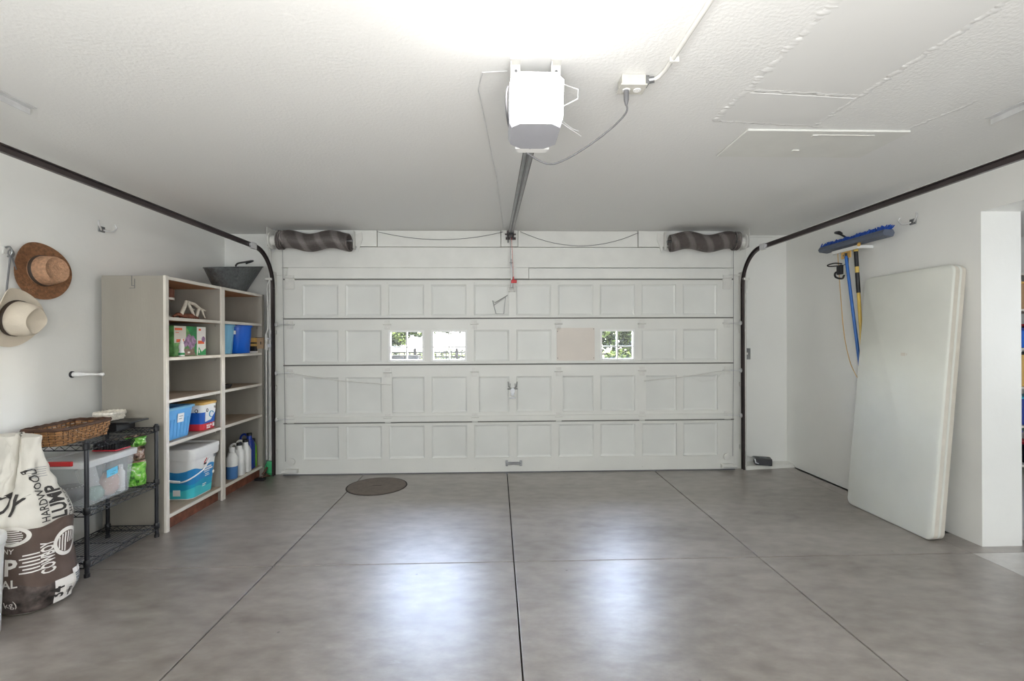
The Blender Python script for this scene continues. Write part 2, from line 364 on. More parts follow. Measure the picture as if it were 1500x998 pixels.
for k, x in ((1, -1.5), (2, 1.6)):  # unseen windows added as a setting for the rear fill lamps
    wf = struct('window_%d' % k, MB().box(x-.75, x-.70, YB-.1, YB-.02, .9, 2.2).box(x+.70, x+.75, YB-.1, YB-.02, .9, 2.2).box(x-.75, x+.75, YB-.1, YB-.02, .9, .95)
           .box(x-.75, x+.75, YB-.1, YB-.02, 2.15, 2.2).box(x-.02, x+.02, YB-.1, YB-.02, .9, 2.2), 'trim')
    obj('pane', MB().box(x-.70, x-.02, YB-.065, YB-.06, .95, 2.15), 'glass', wf); obj('pane', MB().box(x+.02, x+.70, YB-.065, YB-.06, .95, 2.15), 'glass', wf)
    obj('sky_block_panel', MB().box(x-.74, x+.74, YB-.112, YB-.104, .91, 2.19), 'trim', wf)  # opaque panel added to keep the bright sky out
# right wall: solid part, pier end and lintel over the opening to the side room
PY = 3.222
wr = struct('wall_right', MB().box(XR, XR+.288, PY, 5.75, -.02, ZC+.02).box(XR, XR+.288, -.6, PY, 2.335, ZC+.02).box(XR, XR+.288, YB, -.6, -.02, ZC+.02), 'wall')
struct('baseboard_right', MB().sweep([(0, 0), (.035, 0), (.012, .05), (0, .075)], [(XR, 3.45, 0), (XR, YW, 0)], (-1, 0, 0)), 'trim')
# front wall around the door
struct('wall_front', MB().box(XL-.1, -2.45, YW, 5.75, -.02, ZC+.02).box(2.74, XR+.2, YW, 5.75, -.02, ZC+.02).box(-2.45, 2.74, YW, 5.75, 2.25, ZC+.02), 'wall')
# white painted curb at the foot of the front wall
struct('trim_1', MB().loft([[(2.76, 5.22, 0), (XR, 5.30, 0), (XR, YW, 0), (2.76, YW, 0)], [(2.78, 5.27, .028), (XR, 5.35, .028), (XR, YW, .034), (2.78, YW, .034)]]), 'trim')
# door jambs and the boarded header
struct('trim_2', MB().box(-2.49, -2.28, 5.2815, YW, 0, ZC, bev=.004), 'trim')
struct('trim_3', MB().box(2.605, 2.80, 5.2815, YW, 0, ZC, bev=.004), 'trim')
hd = struct('trim_4', MB().box(-2.28, 2.605, 5.2815, YW, 2.09, ZC), 'trim')
ZT, ZM, ZB = ZC-.004, 2.475, 2.19
for a, b, y in ((-2.33, -1.302, 5.236), (-1.296, .045, 5.245), (.051, .232, 5.222), (.238, 1.562, 5.245), (1.568, 2.65, 5.232)):
    obj('header_board', MB().box(a, b, y, 5.30, ZM+.003, ZT, bev=.003), 'trim', hd)
obj('header_board', MB().box(-2.33, 2.65, 5.24, 5.30, ZB+.06, ZM-.003, bev=.003), 'trim', hd)
obj('header_board', MB().box(-2.25, .35, 5.222, 5.30, 2.127, ZB+.056, bev=.003), 'trim', hd)
obj('header_board', MB().box(.353, 2.57, 5.228, 5.30, 2.127, ZB+.05, bev=.003), 'trim', hd)
# side room: far walls and a window
struct('wall_side', MB().box(6.6, 6.75, YB, 5.75, -.02, .85).box(6.6, 6.75, YB, 5.75, 2.15, ZC+.02).box(6.6, 6.75, YB, .9, .85, 2.15).box(6.6, 6.75, 2.3, 5.75, .85, 2.15), 'wall')
wf = struct('window_3', MB().box(6.62, 6.7, .9, .95, .85, 2.15).box(6.62, 6.7, 2.25, 2.3, .85, 2.15).box(6.62, 6.7, .9, 2.3, .85, .9).box(6.62, 6.7, .9, 2.3, 2.1, 2.15), 'trim')
obj('pane', MB().box(6.655, 6.66, .95, 2.25, .9, 2.1), 'glass', wf); obj('sky_block_panel', MB().box(6.71, 6.72, .9, 2.3, .85, 2.15), 'trim', wf)  # added opaque panel shuts out the sky; the fill lamp stands inside
struct('roof_eave', MB().box(XL-.6, 7, 5.75, 6.2, ZC-.02, ZC+.16), 'trim')
struct('wall_end', MB().box(XR+.288, 6.7, 5.5, 5.75, -.02, ZC+.02), 'wall')

# smooth repaired patches in the stippled ceiling, with rough plaster ridges
random.seed(3)
def patch(q):
    obj('drywall_patch', MB().loft([[(x, y, ZC+.004) for x, y in q], [(x, y, ZC-.002) for x, y in q]]), 'ceilsmooth', ceil)
patch([(1.235, .75), (1.225, 2.25), (1.785, 2.30), (1.865, .75)])
patch([(1.222, 2.30), (1.205, 2.585), (1.80, 2.645), (1.80, 2.345)])
def ridge(p, q, wdt, h):
    n = max(8, int((Vector(q)-Vector(p)).length/.007)); d = (Vector(q)-Vector(p)); t = d.normalized(); s_ = Vector((-t.y, t.x, 0)); rings = []
    for i in range(n+1):
        c = Vector(p)+d*i/n + s_*(noise.noise((i*.12, p[0], 1))*.018)
        k = .45+.75*random.random(); e = 0.02 if i in (0, n) else 1
        k *= .8+.5*noise.noise((i*.35, p[1]*3, 2)); rings.append([c+s_*wdt*.5*k*1.1+Vector((0, 0, .002)), c+s_*wdt*.22*random.uniform(.3, 1.3)-Vector((0, 0, h*k*e)), c-s_*wdt*.2*random.uniform(.3, 1.3)-Vector((0, 0, h*k*e*random.uniform(.5, 1))), c-s_*wdt*.5*k*1.3+Vector((0, 0, .002))])
    obj('plaster_ridge', MB().loft(rings), 'ceilsmooth', ceil, smooth=70)
ridge((1.235, .75, ZC), (1.215, 2.62, ZC), .07, .0045); ridge((1.865, .75, ZC), (1.80, 2.66, ZC), .055, .004)
ridge((1.225, 2.275, ZC), (1.80, 2.325, ZC), .04, .003); ridge((1.20, 2.60, ZC), (1.86, 2.665, ZC), .035, .0025)
ridge((2.45, 2.35, ZC), (2.35, 2.75, ZC), .05, .0025)
# attic hatch panel
h = thing('ceiling_hatch', 'white wooden hatch panel screwed flat to the ceiling right of the door opener', 'hatch', (1.95, 2.88, 2.646))
obj('panel', MB().box(1.44, 2.40, 2.69, 3.085, 2.646, ZC-.001, bev=.005), 'trim', h)
obj('pull_strip', MB().box(1.88, 2.22, 2.735, 2.745, 2.642, 2.648), 'painted', h)
obj('latch', MB().box(1.85, 1.88, 2.735, 2.75, 2.639, 2.648), 'painted', h); obj('latch', MB().box(1.87, 1.91, 2.955, 2.97, 2.639, 2.648), 'painted', h)

# ------------------------------------------------------------------ sectional garage door
door = thing('door_1', 'wide white panelled sectional garage door closed across the far wall', 'door', (.165, DY, 0)); door['kind'] = 'structure'; del door['category']
SX0, SX1 = -2.315, 2.64
PX0, PW, PG = -2.104, .385, .078
secs = [(1.700, 2.113, 1.726, 2.062), (1.197, 1.687, 1.224, 1.568), (.570, 1.182, .668, 1.058), (.012, .554, .166, .526)]
px = [(PX0+k*(PW+PG), PX0+k*(PW+PG)+PW) for k in range(10)]
def hinge(sec, x, z, hh=.055, w=.085):
    mb = MB().box(x-w/2, x+w/2, DY-.012, DY, z-.006, z+.006).box(x-w*.36, x+w*.36, DY-.006, DY+.001, z-hh, z+hh*.8, bev=.0015)
    mb.tube([(x-w*.52, DY-.016, z), (x+w*.52, DY-.016, z)], .0085, 8)
    for dz in (-hh*.7, hh*.5): mb.lathe([(.006, 0), (.004, .004)], n=6, T=Matrix.Translation((x, DY-.006, z+dz)) @ Matrix.Rotation(PI/2, 4, 'X'))
    obj('hinge', mb, 'painted', sec)
for r, (z0, z1, p0, p1) in enumerate(secs):
    mb = MB().box(SX0, SX1, DY, DY+.04, z0, p0).box(SX0, SX1, DY, DY+.04, p1, z1)
    edges = [SX0]+[e for p in px for e in p]+[SX1]
    for k in range(0, 22, 2): mb.box(edges[k], edges[k+1], DY, DY+.04, p0, p1)
    sec = obj('door_section', mb, 'door', door)
    for k, (a, b) in enumerate(px):
        if r == 1 and k in (2, 3, 7):       # glazed
            fr = MB(); i = .022
            for bx in ((a, b, p0, p0+i), (a, b, p1-i, p1), (a, a+i, p0+i, p1-i), (b-i, b, p0+i, p1-i)): fr.box(bx[0], bx[1], DY-.006, DY+.036, bx[2], bx[3])
            cx, cz = (a+b)/2, (p0+p1)/2-.015
            fr.box(cx-.008, cx+.008, DY+.004, DY+.034, p0+i, p1-i).box(a+i, cx-.008, DY+.004, DY+.034, cz-.008, cz+.008).box(cx+.008, b-i, DY+.004, DY+.034, cz-.008, cz+.008)
            obj('window_frame', fr, 'white', sec)
            for x0, x1 in ((a+i, cx-.008), (cx+.008, b-i)):
                for q0, q1 in ((p0+i, cz-.008), (cz+.008, p1-i)): obj('pane', MB().box(x0, x1, DY+.018, DY+.021, q0, q1), 'glass', sec)
        elif r == 1 and k == 6:             # hardboard cover in place of a pane
            obj('panel', MB().box(a, b, DY+.02, DY+.034, p0, p1), 'doorpanel', sec)
            cb = obj('cover_board', MB().box(a-.018, b+.018, DY-.006, DY, p0-.01, p1+.018, bev=.001), 'board', sec, label='beige hardboard cover over a missing pane')
            sm = MB()
            for sx, sz in ((a-.008, p1-.02), (b+.006, p1+.006), (a-.008, p0+.03), (b+.006, p0+.03)): sm.lathe([(.005, 0), (.003, .003)], n=6, T=Matrix.Translation((sx, DY-.006, sz)) @ Matrix.Rotation(PI/2, 4, 'X'))
            obj('screws', sm, 'cord', sec)
        else:
            mb = MB(); o, d = .02, .012     # bevelled border into a recessed panel
            R = lambda t, y: [(a+t, y, p0+t), (b-t, y, p0+t), (b-t, y, p1-t), (a+t, y, p1-t)]
            mb.loft([R(0, DY+.034), R(0, DY+.016), R(o, DY+.024)], cap0=True, cap1=True)
            obj('panel', mb, 'doorpanel', sec)
    if r < 3:                               # lapped lower edge that throws a line of shade
        obj('lap_strip', MB().box(SX0, SX1, DY-.020, DY, z0, z0+(.022 if r == 0 else .028 if r == 1 else .06), bev=.003), 'door', sec)
    if r == 2:
        for x in (-1.19, -.245, .675, 1.60): obj('stiffener', MB().box(x-.048, x+.048, DY-.004, DY, z0+.06, z1-.02, bev=.001), 'door', sec)
    obj('gap_backing', MB().box(SX0, SX1, DY+.012, DY+.036, z1-.004, z1+.018), 'gapgrey', sec)  # grey strip added behind the gap: draws the shade line, stops light leaks
    hz = {0: [], 1: [1.632], 2: [1.11, .612], 3: []}[r]
    for z in hz:
        for x in (-1.19, -.245, .675, 1.60): hinge(sec, x, z)
        for x in (-2.235, 2.56):
            hinge(sec, x, z, .05, .1)
            sg = -1 if x < 0 else 1
            rl = MB().tube([(x, DY-.02, z), (x+sg*.125, DY-.045, z)], .006, 8)
            rl.lathe([(.008, -.008), (.024, -.007), (.024, .007), (.008, .008)], n=14, T=Matrix.Translation((x+sg*.125, DY-.05, z)) @ Matrix.Rotation(PI/2, 4, 'Y'))
            obj('roller', rl, 'whitesteel', sec)
    for zz in (z0+.035, z1-.03):
        mb = MB()
        for x in (-1.19, -.245, .675, 1.60): mb.lathe([(.007, 0), (.005, .004)], n=6, T=Matrix.Translation((x, DY-.002, zz)) @ Matrix.Rotation(PI/2, 4, 'X'))
        obj('bolts', mb, 'painted', sec)
    if r == 0:
        for x, sg in ((-2.235, -1), (2.56, 1)):
            obj('top_bracket', MB().box(x-.05, x+.05, DY-.012, DY, z1-.10, z1+.02, bev=.002).tube([(x, DY-.02, z1+.045), (x+sg*.12, DY-.05, z1+.05)], .007).box(x-.05, x+.05, DY-.03, DY-.012, z1+.02, z1+.05), 'painted', sec)
    if r == 3:
        hm = MB().box(.10, .26, DY-.014, DY, .105, .118)
        for x in (.10, .255): hm.box(x-.012, x+.014, DY-.02, DY, .075, .138, bev=.003)
        hm.tube([(.10, DY-.03, .098), (.175, DY-.042, .106), (.255, DY-.03, .098)], .008, 8)
        obj('lift_handle', hm, 'steel', sec, label='dull steel lift handle')
        obj('weather_strip', MB().box(SX0, SX1, DY-.004, DY+.03, 0, .012), 'cord', sec)
        for x, sg in ((-2.22, -1), (2.545, 1)):
            bm_ = MB().box(x-.07, x+.07, DY-.05, DY, .03, .075, bev=.006).tube([(x-.06, DY-.05, .05), (x+.09*sg, DY-.06, .05)], .012)
            bm_.lathe([(.012, -.01), (.04, -.008), (.04, .008), (.012, .01)], n=14, T=Matrix.Translation((x, DY-.02, .15)) @ Matrix.Rotation(PI/2, 4, 'X'))
            obj('corner_bracket', bm_, 'painted', sec)
# deer head cut-out on the middle stile
dm = MB(); dx, dz = .168, .90; y = DY-.006
dm.loft([[(dx-.02, yy, dz-.02), (dx+.02, yy, dz-.02), (dx+.026, yy, dz+.01), (dx+.008, yy, dz+.03), (dx-.008, yy, dz+.03), (dx-.026, yy, dz+.01)] for yy in (y, y-.012)])
dm.loft([[(dx-.009, yy, dz-.055), (dx+.009, yy, dz-.055), (dx+.02, yy, dz-.02), (dx-.02, yy, dz-.02)] for yy in (y, y-.015)])
dm.box(dx-.035, dx+.035, y-.006, y, dz-.085, dz-.072)
for sg in (-1, 1):
    dm.tube([(dx+sg*.012, y-.006, dz+.025), (dx+sg*.045, y-.012, dz+.045), (dx+sg*.05, y-.012, dz+.10)], .005, 6)
    dm.tube([(dx+sg*.03, y-.009, dz+.035), (dx+sg*.026, y-.009, dz+.08)], .004, 6); dm.tube([(dx+sg*.02, y-.006, dz+.018), (dx+sg*.055, y-.006, dz+.02)], .006, 6)
solo('deer_head_ornament', dm, 'steel', 'small antlered deer head cut-out fixed to the middle stile of the garage door', 'ornament')
# lock bars running across the third section
for nm, pts, lb in (('lock_bar', [(-2.19, DY-.03, 1.105), (-1.72, DY-.028, 1.03), (-1.15, DY-.022, .975)], 'thin pale lock bar slanting down across the left end panels of the door'),
                    ('lock_bar', [(2.50, DY-.03, 1.105), (2.05, DY-.028, 1.04), (1.62, DY-.022, 1.0)], 'thin pale lock bar slanting down across the right end panels of the door')):
    mb = MB().tube(pts, .006, 6)
    if pts[0][0] > 0: mb.tube([(2.50, DY-.03, 1.10), (2.42, DY-.03, 1.01), (2.26, DY-.03, .985), (2.14, DY-.03, 1.035)], .002, 5)
    solo(nm, mb, 'painted', lb, 'bar')

# ------------------------------------------------------------------ tracks
def track(X, sg, label):
    t = thing('garage_door_track', label, 'track', (X, 5.17, 0))
    prof = [(-.010, -.021), (.012, -.021), (.012, -.016), (-.005, -.016), (-.005, .016), (.012, .016), (.012, .021), (-.010, .021)]   # channel open to the door
    Z0, R = 2.02, .37
    p = lambda pts: [(X, y_, z_) for y_, z_ in pts]
    side = (-sg, 0, 0)
    obj('vertical_rail', MB().sweep(prof, p([(5.17, .02), (5.17, 1.0), (5.17, Z0)]), side), 'darkrail', t)
    arc = [(5.17-R+R*math.cos(a), Z0+R*math.sin(a)) for a in [PI/2*k/14 for k in range(15)]]
    obj('curved_rail', MB().sweep(prof, p(arc), side), 'darkrail', t, smooth=50)
    obj('splice', MB().box(X+sg*.010, X-sg*.018, 4.70, 4.80, 2.36, 2.42, bev=.002), 'whitesteel', t)
    obj('horizontal_rail', MB().sweep(prof, p([(5.17-R, Z0+R), (3.5, Z0+R), (1.55, Z0+R)]), side), 'darkrail', t)
    obj('flag_bracket', MB().box(X+sg*.012, X+sg*.02, 5.12, 5.29, 1.96, 2.20, bev=.002).box(X+sg*.02, X+sg*.11, 5.272, 5.284, 2.02, 2.14).box(X-sg*.005, X+sg*.06, 5.13, 5.16, 2.10, 2.125), 'painted', t)
    for z in (.25, .95, 1.55): obj('wall_bracket', MB().box(X+sg*.012, X+sg*.02, 5.15, 5.285, z-.02, z+.02).box(X+sg*.012, X+sg*.06, 5.278, 5.285, z-.025, z+.025), 'painted', t)
    obj('track_angle', MB().box(X+sg*.026, X+sg*.030, 5.20, 5.285, .02, 2.0).box(X+sg*.026, X+sg*.066, 5.279, 5.285, .02, 2.0), 'painted', t)
    obj('ceiling_angle', MB().box(X-.02, X+.02, 2.32, 2.54, ZC-.006, ZC-.001).box(X+sg*.014, X+sg*.02, 2.32, 2.54, ZC-.035, ZC-.001), 'whitesteel', t)
    obj('hanger_strap', MB().box(X+sg*.014, X+sg*.019, 2.33, 2.365, Z0+R-.03, ZC-.002), 'whitesteel', t)
    return t
track(-2.385, -1, 'dark steel door track along the left wall, bending down beside the garage door')
track(2.70, 1, 'dark steel door track along the right wall, bending down beside the garage door')

# ------------------------------------------------------------------ springs and cables over the door
def spring(x0, x1, flip, label):
    t = thing('door_spring', label, 'spring', ((x0+x1)/2, 5.10, 2.41))
    pts = []; N = 50; K = 12; R = .090; y0, z0 = 5.105, 2.522
    for i in range(N*K+1):
        u = i/(N*K); a = 2*PI*i/K; s = .72*u if not flip else .72*(1-u)
        off = .020*math.sin(2*PI*(u if not flip else 1-u)*1.55+.9)
        x = x0+(x1-x0)*u
        pts.append((x+.010*math.cos(a), y0+R*math.cos(a), z0-.012+off+R*math.sin(a)))
    obj('coil', MB().tube(pts, .0064, 5), 'coil', t, smooth=60)
    for k in range(3):
        xe = (x0-.012-.020*k) if not flip else (x1+.012+.020*k)
        obj('end_coil', MB().tube([(xe+.006*math.sin(a), y0+(R+.004)*math.cos(a), z0-.004+(R+.004)*math.sin(a)) for a in [2*PI*j/28 for j in range(29)]], .0072, 6), 'coil', t, smooth=60)
    xa, xb = (x1, x0) if not flip else (x0, x1); d = 1 if not flip else -1
    pl = MB().box(xa+d*.02, xa+d*.026, 5.14, 5.22, 2.44, 2.63).loft([[(xa+d*.005, 5.222+q, 2.60), (xa+d*.09, 5.222+q, 2.63), (xa+d*.10, 5.222+q, 2.56), (xa+d*.05, 5.222+q, 2.41)] for q in (0, .006)])
    obj('anchor_plate', pl, 'painted', t)
    xb = xb-d*.05
    obj('shaft', MB().tube([(xa+d*.03, y0, z0-.01), (xb-d*.09, y0, z0-.01)], .013, 10), 'steel', t)
    dr = MB().lathe([(.03, -.05), (.085, -.045), (.085, -.035), (.055, -.03), (.055, .02), (.085, .025), (.085, .035), (.03, .04)], n=24, T=Matrix.Translation((xb-d*.045, y0, z0-.01)) @ Matrix.Rotation(PI/2, 4, 'Y'))
    obj('cable_drum', dr, 'painted', t, smooth=40)
    obj('end_bearing_plate', MB().box(xb-d*.098, xb-d*.092, 5.03, 5.24, 2.44, 2.64).box(xb-d*.092, xb-d*.02, 5.225, 5.232, 2.42, 2.64), 'painted', t)
    return t
def coil_material():
    m, n, l, p = nodes('oily_spring_steel'); tc = n.new('ShaderNodeTexCoord'); mp = n.new('ShaderNodeMapping'); mp.inputs['Rotation'].default_value = (0, .45, 0)
    wv = n.new('ShaderNodeTexWave'); wv.inputs['Scale'].default_value = 1.9; wv.inputs['Distortion'].default_value = .8; wv.inputs['Detail'].default_value = 1
    r = n.new('ShaderNodeValToRGB'); r.color_ramp.elements[0].position = .55; r.color_ramp.elements[1].position = .9
    r.color_ramp.elements[0].color = srgb(98, 90, 87)+(1,); r.color_ramp.elements[1].color = srgb(134, 128, 124)+(1,)
    l.new(tc.outputs['Object'], mp.inputs[0]); l.new(mp.outputs[0], wv.inputs[0]); l.new(wv.outputs['Fac'], r.inputs[0]); l.new(r.outputs[0], p.inputs['Base Color'])
    p.inputs['Roughness'].default_value = .5; p.inputs['Metallic'].default_value = .1
    return m
M['coil'] = coil_material()
spring(-2.235, -1.55, False, 'fat dark coiled door spring under the ceiling above the left end of the garage door')
spring(1.87, 2.56, True, 'fat dark coiled door spring under the ceiling above the right end of the garage door')
def sag(x0, z0, x1, z1, d, y, n=14): return [(x0+(x1-x0)*i/n, y, z0+(z1-z0)*i/n-d*4*(i/n)*(1-i/n)) for i in range(n+1)]
solo('safety_cable', MB().tube(sag(-1.29, 2.635, .07, 2.635, .085, 5.215), .003, 5), 'cord', 'thin grey cable drooping along the header left of the opener rail', 'cable')
solo('safety_cable', MB().tube(sag(.26, 2.64, 1.56, 2.63, .15, 5.215), .003, 5), 'cord', 'thin grey cable drooping along the header right of the opener rail', 'cable')
mb = MB()
for k in range(7):
    a = random.uniform(-.03, .03)
    mb.tube([(-2.47+k*.014, 5.255-.008*k, ZC-.005), (-2.45+k*.013+a*.4, 5.225, 2.55), (-2.405+k*.009, 5.215, 2.40+.01*k)], .0045, 5)
solo('wire_bundle', mb, 'whitesteel', 'bundle of pale wires hanging at the ceiling left of the left door spring', 'wires')
for x0, x1, sg in ((-2.29, -2.285, -1), (2.61, 2.612, 1)):
    solo('lift_cable', MB().tube([(x0, 5.19, 2.46), (x1, 5.205, 1.2), (x1-sg*.01, 5.205, .16)], .0025, 5), 'cord', 'thin lift cable running down the %s edge of the garage door' % ('left' if sg < 0 else 'right'), 'cable')

# ------------------------------------------------------------------ opener with its lit lens
op = thing('garage_door_opener', 'garage door opener with glowing white lens hung from the ceiling', 'opener', (.155, 1.98, 2.29))
def octo(x0, x1, y0, y1, c): return [(x0+c, y0), (x1-c, y0), (x1, y0+c), (x1, y1-c), (x1-c, y1), (x0+c, y1), (x0, y1-c), (x0, y0+c)]
Z = lambda ring, z: [(x, y, z) for x, y in ring]
obj('housing', MB().loft([Z(octo(.062, .255, 1.86, 2.115, .045), 2.300), Z(octo(.052, .265, 1.865, 2.125, .05), 2.325), Z(octo(.052, .265, 1.865, 2.125, .05), 2.455), Z(octo(.07, .245, 1.88, 2.105, .05), 2.475)]), 'housing', op)
lr = lambda z, gx, gy: [(.056-gx, 1.862, z), (.060-gx, 1.815-gy, z), (.085, 1.792-gy, z), (.232, 1.792-gy, z), (.256+gx, 1.815-gy, z), (.261+gx, 1.862, z)]
lens = obj('light_lens', MB().loft([lr(2.297, -.012, -.012), lr(2.315, 0, 0), lr(2.445, .003, .002), lr(2.468, -.012, -.015)]), 'lens', op, smooth=50)
obj('front_cap', MB().loft([Z([(.085, 2.122), (.235, 2.122), (.222, 2.165), (.10, 2.165)], z) for z in (2.302, 2.43)]), 'white', op)
for x in (.085, .262):
    br = MB().box(x-.022, x+.022, 2.085, 2.089, 2.40, ZC-.001).box(x-.022, x-.018, 2.055, 2.089, 2.40, ZC-.001).box(x-.022, x+.022, 2.04, 2.089, ZC-.006, ZC-.001)
    obj('mount_strap', br, 'painted', op)
    hm = MB()
    for z in [2.50+.032*k for k in range(5)]: hm.lathe([(.006, 0), (.006, .002)], n=8, T=Matrix.Translation((x+.003, 2.086, z)) @ Matrix.Rotation(PI/2, 4, 'X'))
    obj('strap_holes', hm, 'cord', op)
ra, rb = Vector((.150, 2.11, 2.318)), Vector((.150, 5.20, 2.605))
obj('rail', MB().sweep([(-.022, -.004), (.022, -.004), (.022, 0), (.004, 0), (.004, .03), (-.004, .03), (-.004, 0), (-.022, 0)], [ra, rb], (1, 0, 0)), 'steel', op)
obj('rail_edge', MB().tube([ra+Vector((-.024, 0, -.004)), rb+Vector((-.024, 0, -.004))], .003, 5).tube([ra+Vector((.024, 0, -.004)), rb+Vector((.024, 0, -.004))], .003, 5), 'darkrail', op)
obj('chain', MB().tube([ra+Vector((.0, 0, -.012)), rb+Vector((0, -.1, -.012))], .006, 6), 'cord', op)
obj('header_bracket', MB().box(.112, .188, 5.16, 5.225, 2.575, 2.64, bev=.003).box(.10, .21, 5.20, 5.222, 2.55, 2.575).tube([(.09, 5.17, 2.60), (.21, 5.17, 2.60)], .008), 'darkrail', op)
obj('trolley', MB().box(.13, .17, 5.02, 5.12, 2.555, 2.585, bev=.004).box(.118, .128, 5.10, 5.14, 2.50, 2.60).box(.172, .18, 5.10, 5.14, 2.53, 2.60), 'black', op)
obj('door_arm', MB().box(.146, .154, 5.125, 5.150, 2.26, 2.56, bev=.002).box(.152, .166, 5.150, 5.172, 2.02, 2.33, bev=.002).tube([(.14, 5.15, 2.29), (.17, 5.15, 2.29)], .008), 'steel', op)
obj('door_bracket', MB().box(.13, .20, 5.20, 5.238, 1.985, 2.00).box(.13, .14, 5.16, 5.238, 1.98, 2.06).box(.19, .20, 5.16, 5.238, 1.98, 2.06).tube([(.12, 5.17, 2.03), (.21, 5.17, 2.03)], .006), 'painted', op)
obj('release_handle', MB().box(.155, .215, 5.105, 5.12, 2.065, 2.10, bev=.006).box(.172, .186, 5.105, 5.12, 2.09, 2.135, bev=.004).tube([(.178, 5.11, 2.13), (.16, 5.10, 2.55)], .002, 5), 'red', op, label='red emergency release handle')
ld = bpy.data.lights.new('opener_bulb', 'POINT'); ld.energy = 4.5; ld.color = (1, .975, .94); ld.shadow_soft_size = .06
lo = bpy.data.objects.new('opener_bulb', ld); C.objects.link(lo); lo.location = (.158, 1.735, 2.35)
wl_ = MB().tube([(.10, 2.07, 2.53), (.13, 2.08, 2.60), (.19, 2.08, 2.62), (.25, 2.08, 2.60), (.30, 2.05, 2.55), (.345, 1.99, 2.50), (.335, 1.95, 2.44), (.265, 1.94, 2.40)], .0025, 5)
wl_.tube([(.265, 1.98, 2.36), (.31, 2.02, 2.35), (.375, 2.10, 2.352)], .002, 5).tube([(.27, 1.97, 2.36), (.33, 2.05, 2.36), (.36, 2.08, 2.365)], .002, 5)
obj('control_wires', wl_, 'whitesteel', op)
solo('pull_cord', MB().tube([(.12, 5.2, 1.945), (-.02, 5.19, 1.86), (-.045, 5.19, 1.885), (-.01, 5.19, 1.74), (.075, 5.19, 1.74), (.095, 5.19, 1.92), (-.03, 5.19, 1.835), (-.045, 5.19, 1.885)], .004, 6), 'steel', 'limp wire loop hanging from the door arm bracket on the top section', 'cord')
solo('ceiling_wire', MB().tube([(.05, 2.14, ZC-.004), (-.06, 2.15, ZC-.004), (-.085, 2.3, ZC-.004), (.0, 3.5, ZC-.004), (.07, 5.1, ZC-.004)], .003, 5), 'whitesteel', 'thin white wire stapled to the ceiling along the left of the opener rail', 'wire')

# junction box, conduit and cord
jb = thing('junction_box', 'grey metal outlet box on the ceiling at the end of a white conduit', 'outlet', (.625, 2.19, ZC-.06))
obj('box', MB().box(.572, .682, 2.150, 2.225, ZC-.048, ZC-.001, bev=.003), 'greybox', jb)
obj('cover_plate', MB().box(.566, .688, 2.144, 2.231, ZC-.054, ZC-.047, bev=.002), 'greybox', jb)
for x in (.602, .652): obj('socket', MB().lathe([(.018, 0), (.017, -.004)], (x, 2.19, ZC-.054), 16).box(x-.008, x-.005, 2.185, 2.197, ZC-.0595, ZC-.057).box(x+.005, x+.008, 2.185, 2.197, ZC-.0595, ZC-.057), 'white', jb)
obj('connector', MB().tube([(.68, 2.18, ZC-.02), (.725, 2.165, ZC-.018)], .014, 10).box(.683, .70, 2.16, 2.2, ZC-.04, ZC-.002), 'steel', jb)
cn = thing('conduit', 'white metal conduit running along the ceiling towards the outlet box', 'pipe', (.75, 1.6, ZC-.02))
obj('pipe', MB().tube([(.72, 2.166, ZC-.018), (.742, 2.15, ZC-.013), (.753, 2.10, ZC-.011), (.76, 1.69, ZC-.011), (.79, .2, ZC-.011)], .010, 10), 'painted', cn, smooth=60)
for y in (2.02, .9): obj('clip', MB().box(.742, .783, y-.008, y+.008, ZC-.024, ZC-.001, bev=.002), 'painted', cn)
cdp = thing('power_cord', 'grey power cord looping from the ceiling outlet box to the opener', 'cord', (.4, 2.1, 2.2))
def cr_curve(P, n=8):
    P = [Vector(p) for p in P]; out = []
    for i in range(len(P)-1):
        a, b, c, d = P[max(i-1, 0)], P[i], P[i+1], P[min(i+2, len(P)-1)]
        for k in range(n):
            t = k/n; out.append(.5*((2*b)+(c-a)*t+(2*a-5*b+4*c-d)*t*t+(3*b-a-3*c+d)*t**3))
    return out+[P[-1]]
obj('cable', MB().tube(cr_curve([(.602, 2.19, 2.54), (.60, 2.185, 2.50), (.53, 2.16, 2.42), (.42, 2.16, 2.335), (.31, 2.17, 2.272), (.24, 2.18, 2.258), (.17, 2.175, 2.285), (.105, 2.14, 2.325), (.06, 2.03, 2.345), (.043, 1.93, 2.375), (.040, 1.88, 2.42), (.046, 1.88, 2.45)]), .0045, 7), 'cord', cdp, smooth=60)
obj('plug', MB().tube([(.602, 2.19, ZC-.056), (.602, 2.19, 2.56), (.602, 2.19, 2.535)], [.012, .012, .006], 10), 'cord', cdp)

# right of the door: switch box with conduit, small black box on the curb
sb = thing('switch_box', 'small metal switch box on the wall right of the door track', 'switch', (2.87, YW, 1.22))
obj('box', MB().box(2.836, 2.912, YW-.045, YW-.001, 1.225, 1.345, bev=.003), 'steel', sb)
obj('cover', MB().box(2.832, 2.916, YW-.05, YW-.044, 1.221, 1.349, bev=.002), 'steel', sb); obj('toggle', MB().box(2.868, 2.88, YW-.062, YW-.05, 1.275, 1.30, bev=.002), 'white', sb)
solo('switch_conduit', MB().tube([(2.86, YW-.02, 1.345), (2.86, YW-.02, 2.3), (2.855, YW-.02, ZC-.002)], .009, 8), 'painted', 'thin painted conduit rising from the switch box to the ceiling', 'pipe', smooth=60)
solo('corner_wire', MB().tube([(2.84, YW-.01, 2.60), (2.92, YW-.01, 2.635), (XR-.02, YW-.01, 2.636)], .004, 6), 'painted', 'thin white wire along the top of the wall right of the right spring', 'wire')
bb = thing('bait_box', 'small black plastic box lying on the white curb right of the garage door', 'box', (3.0, 5.34, .03), rz=-.35)
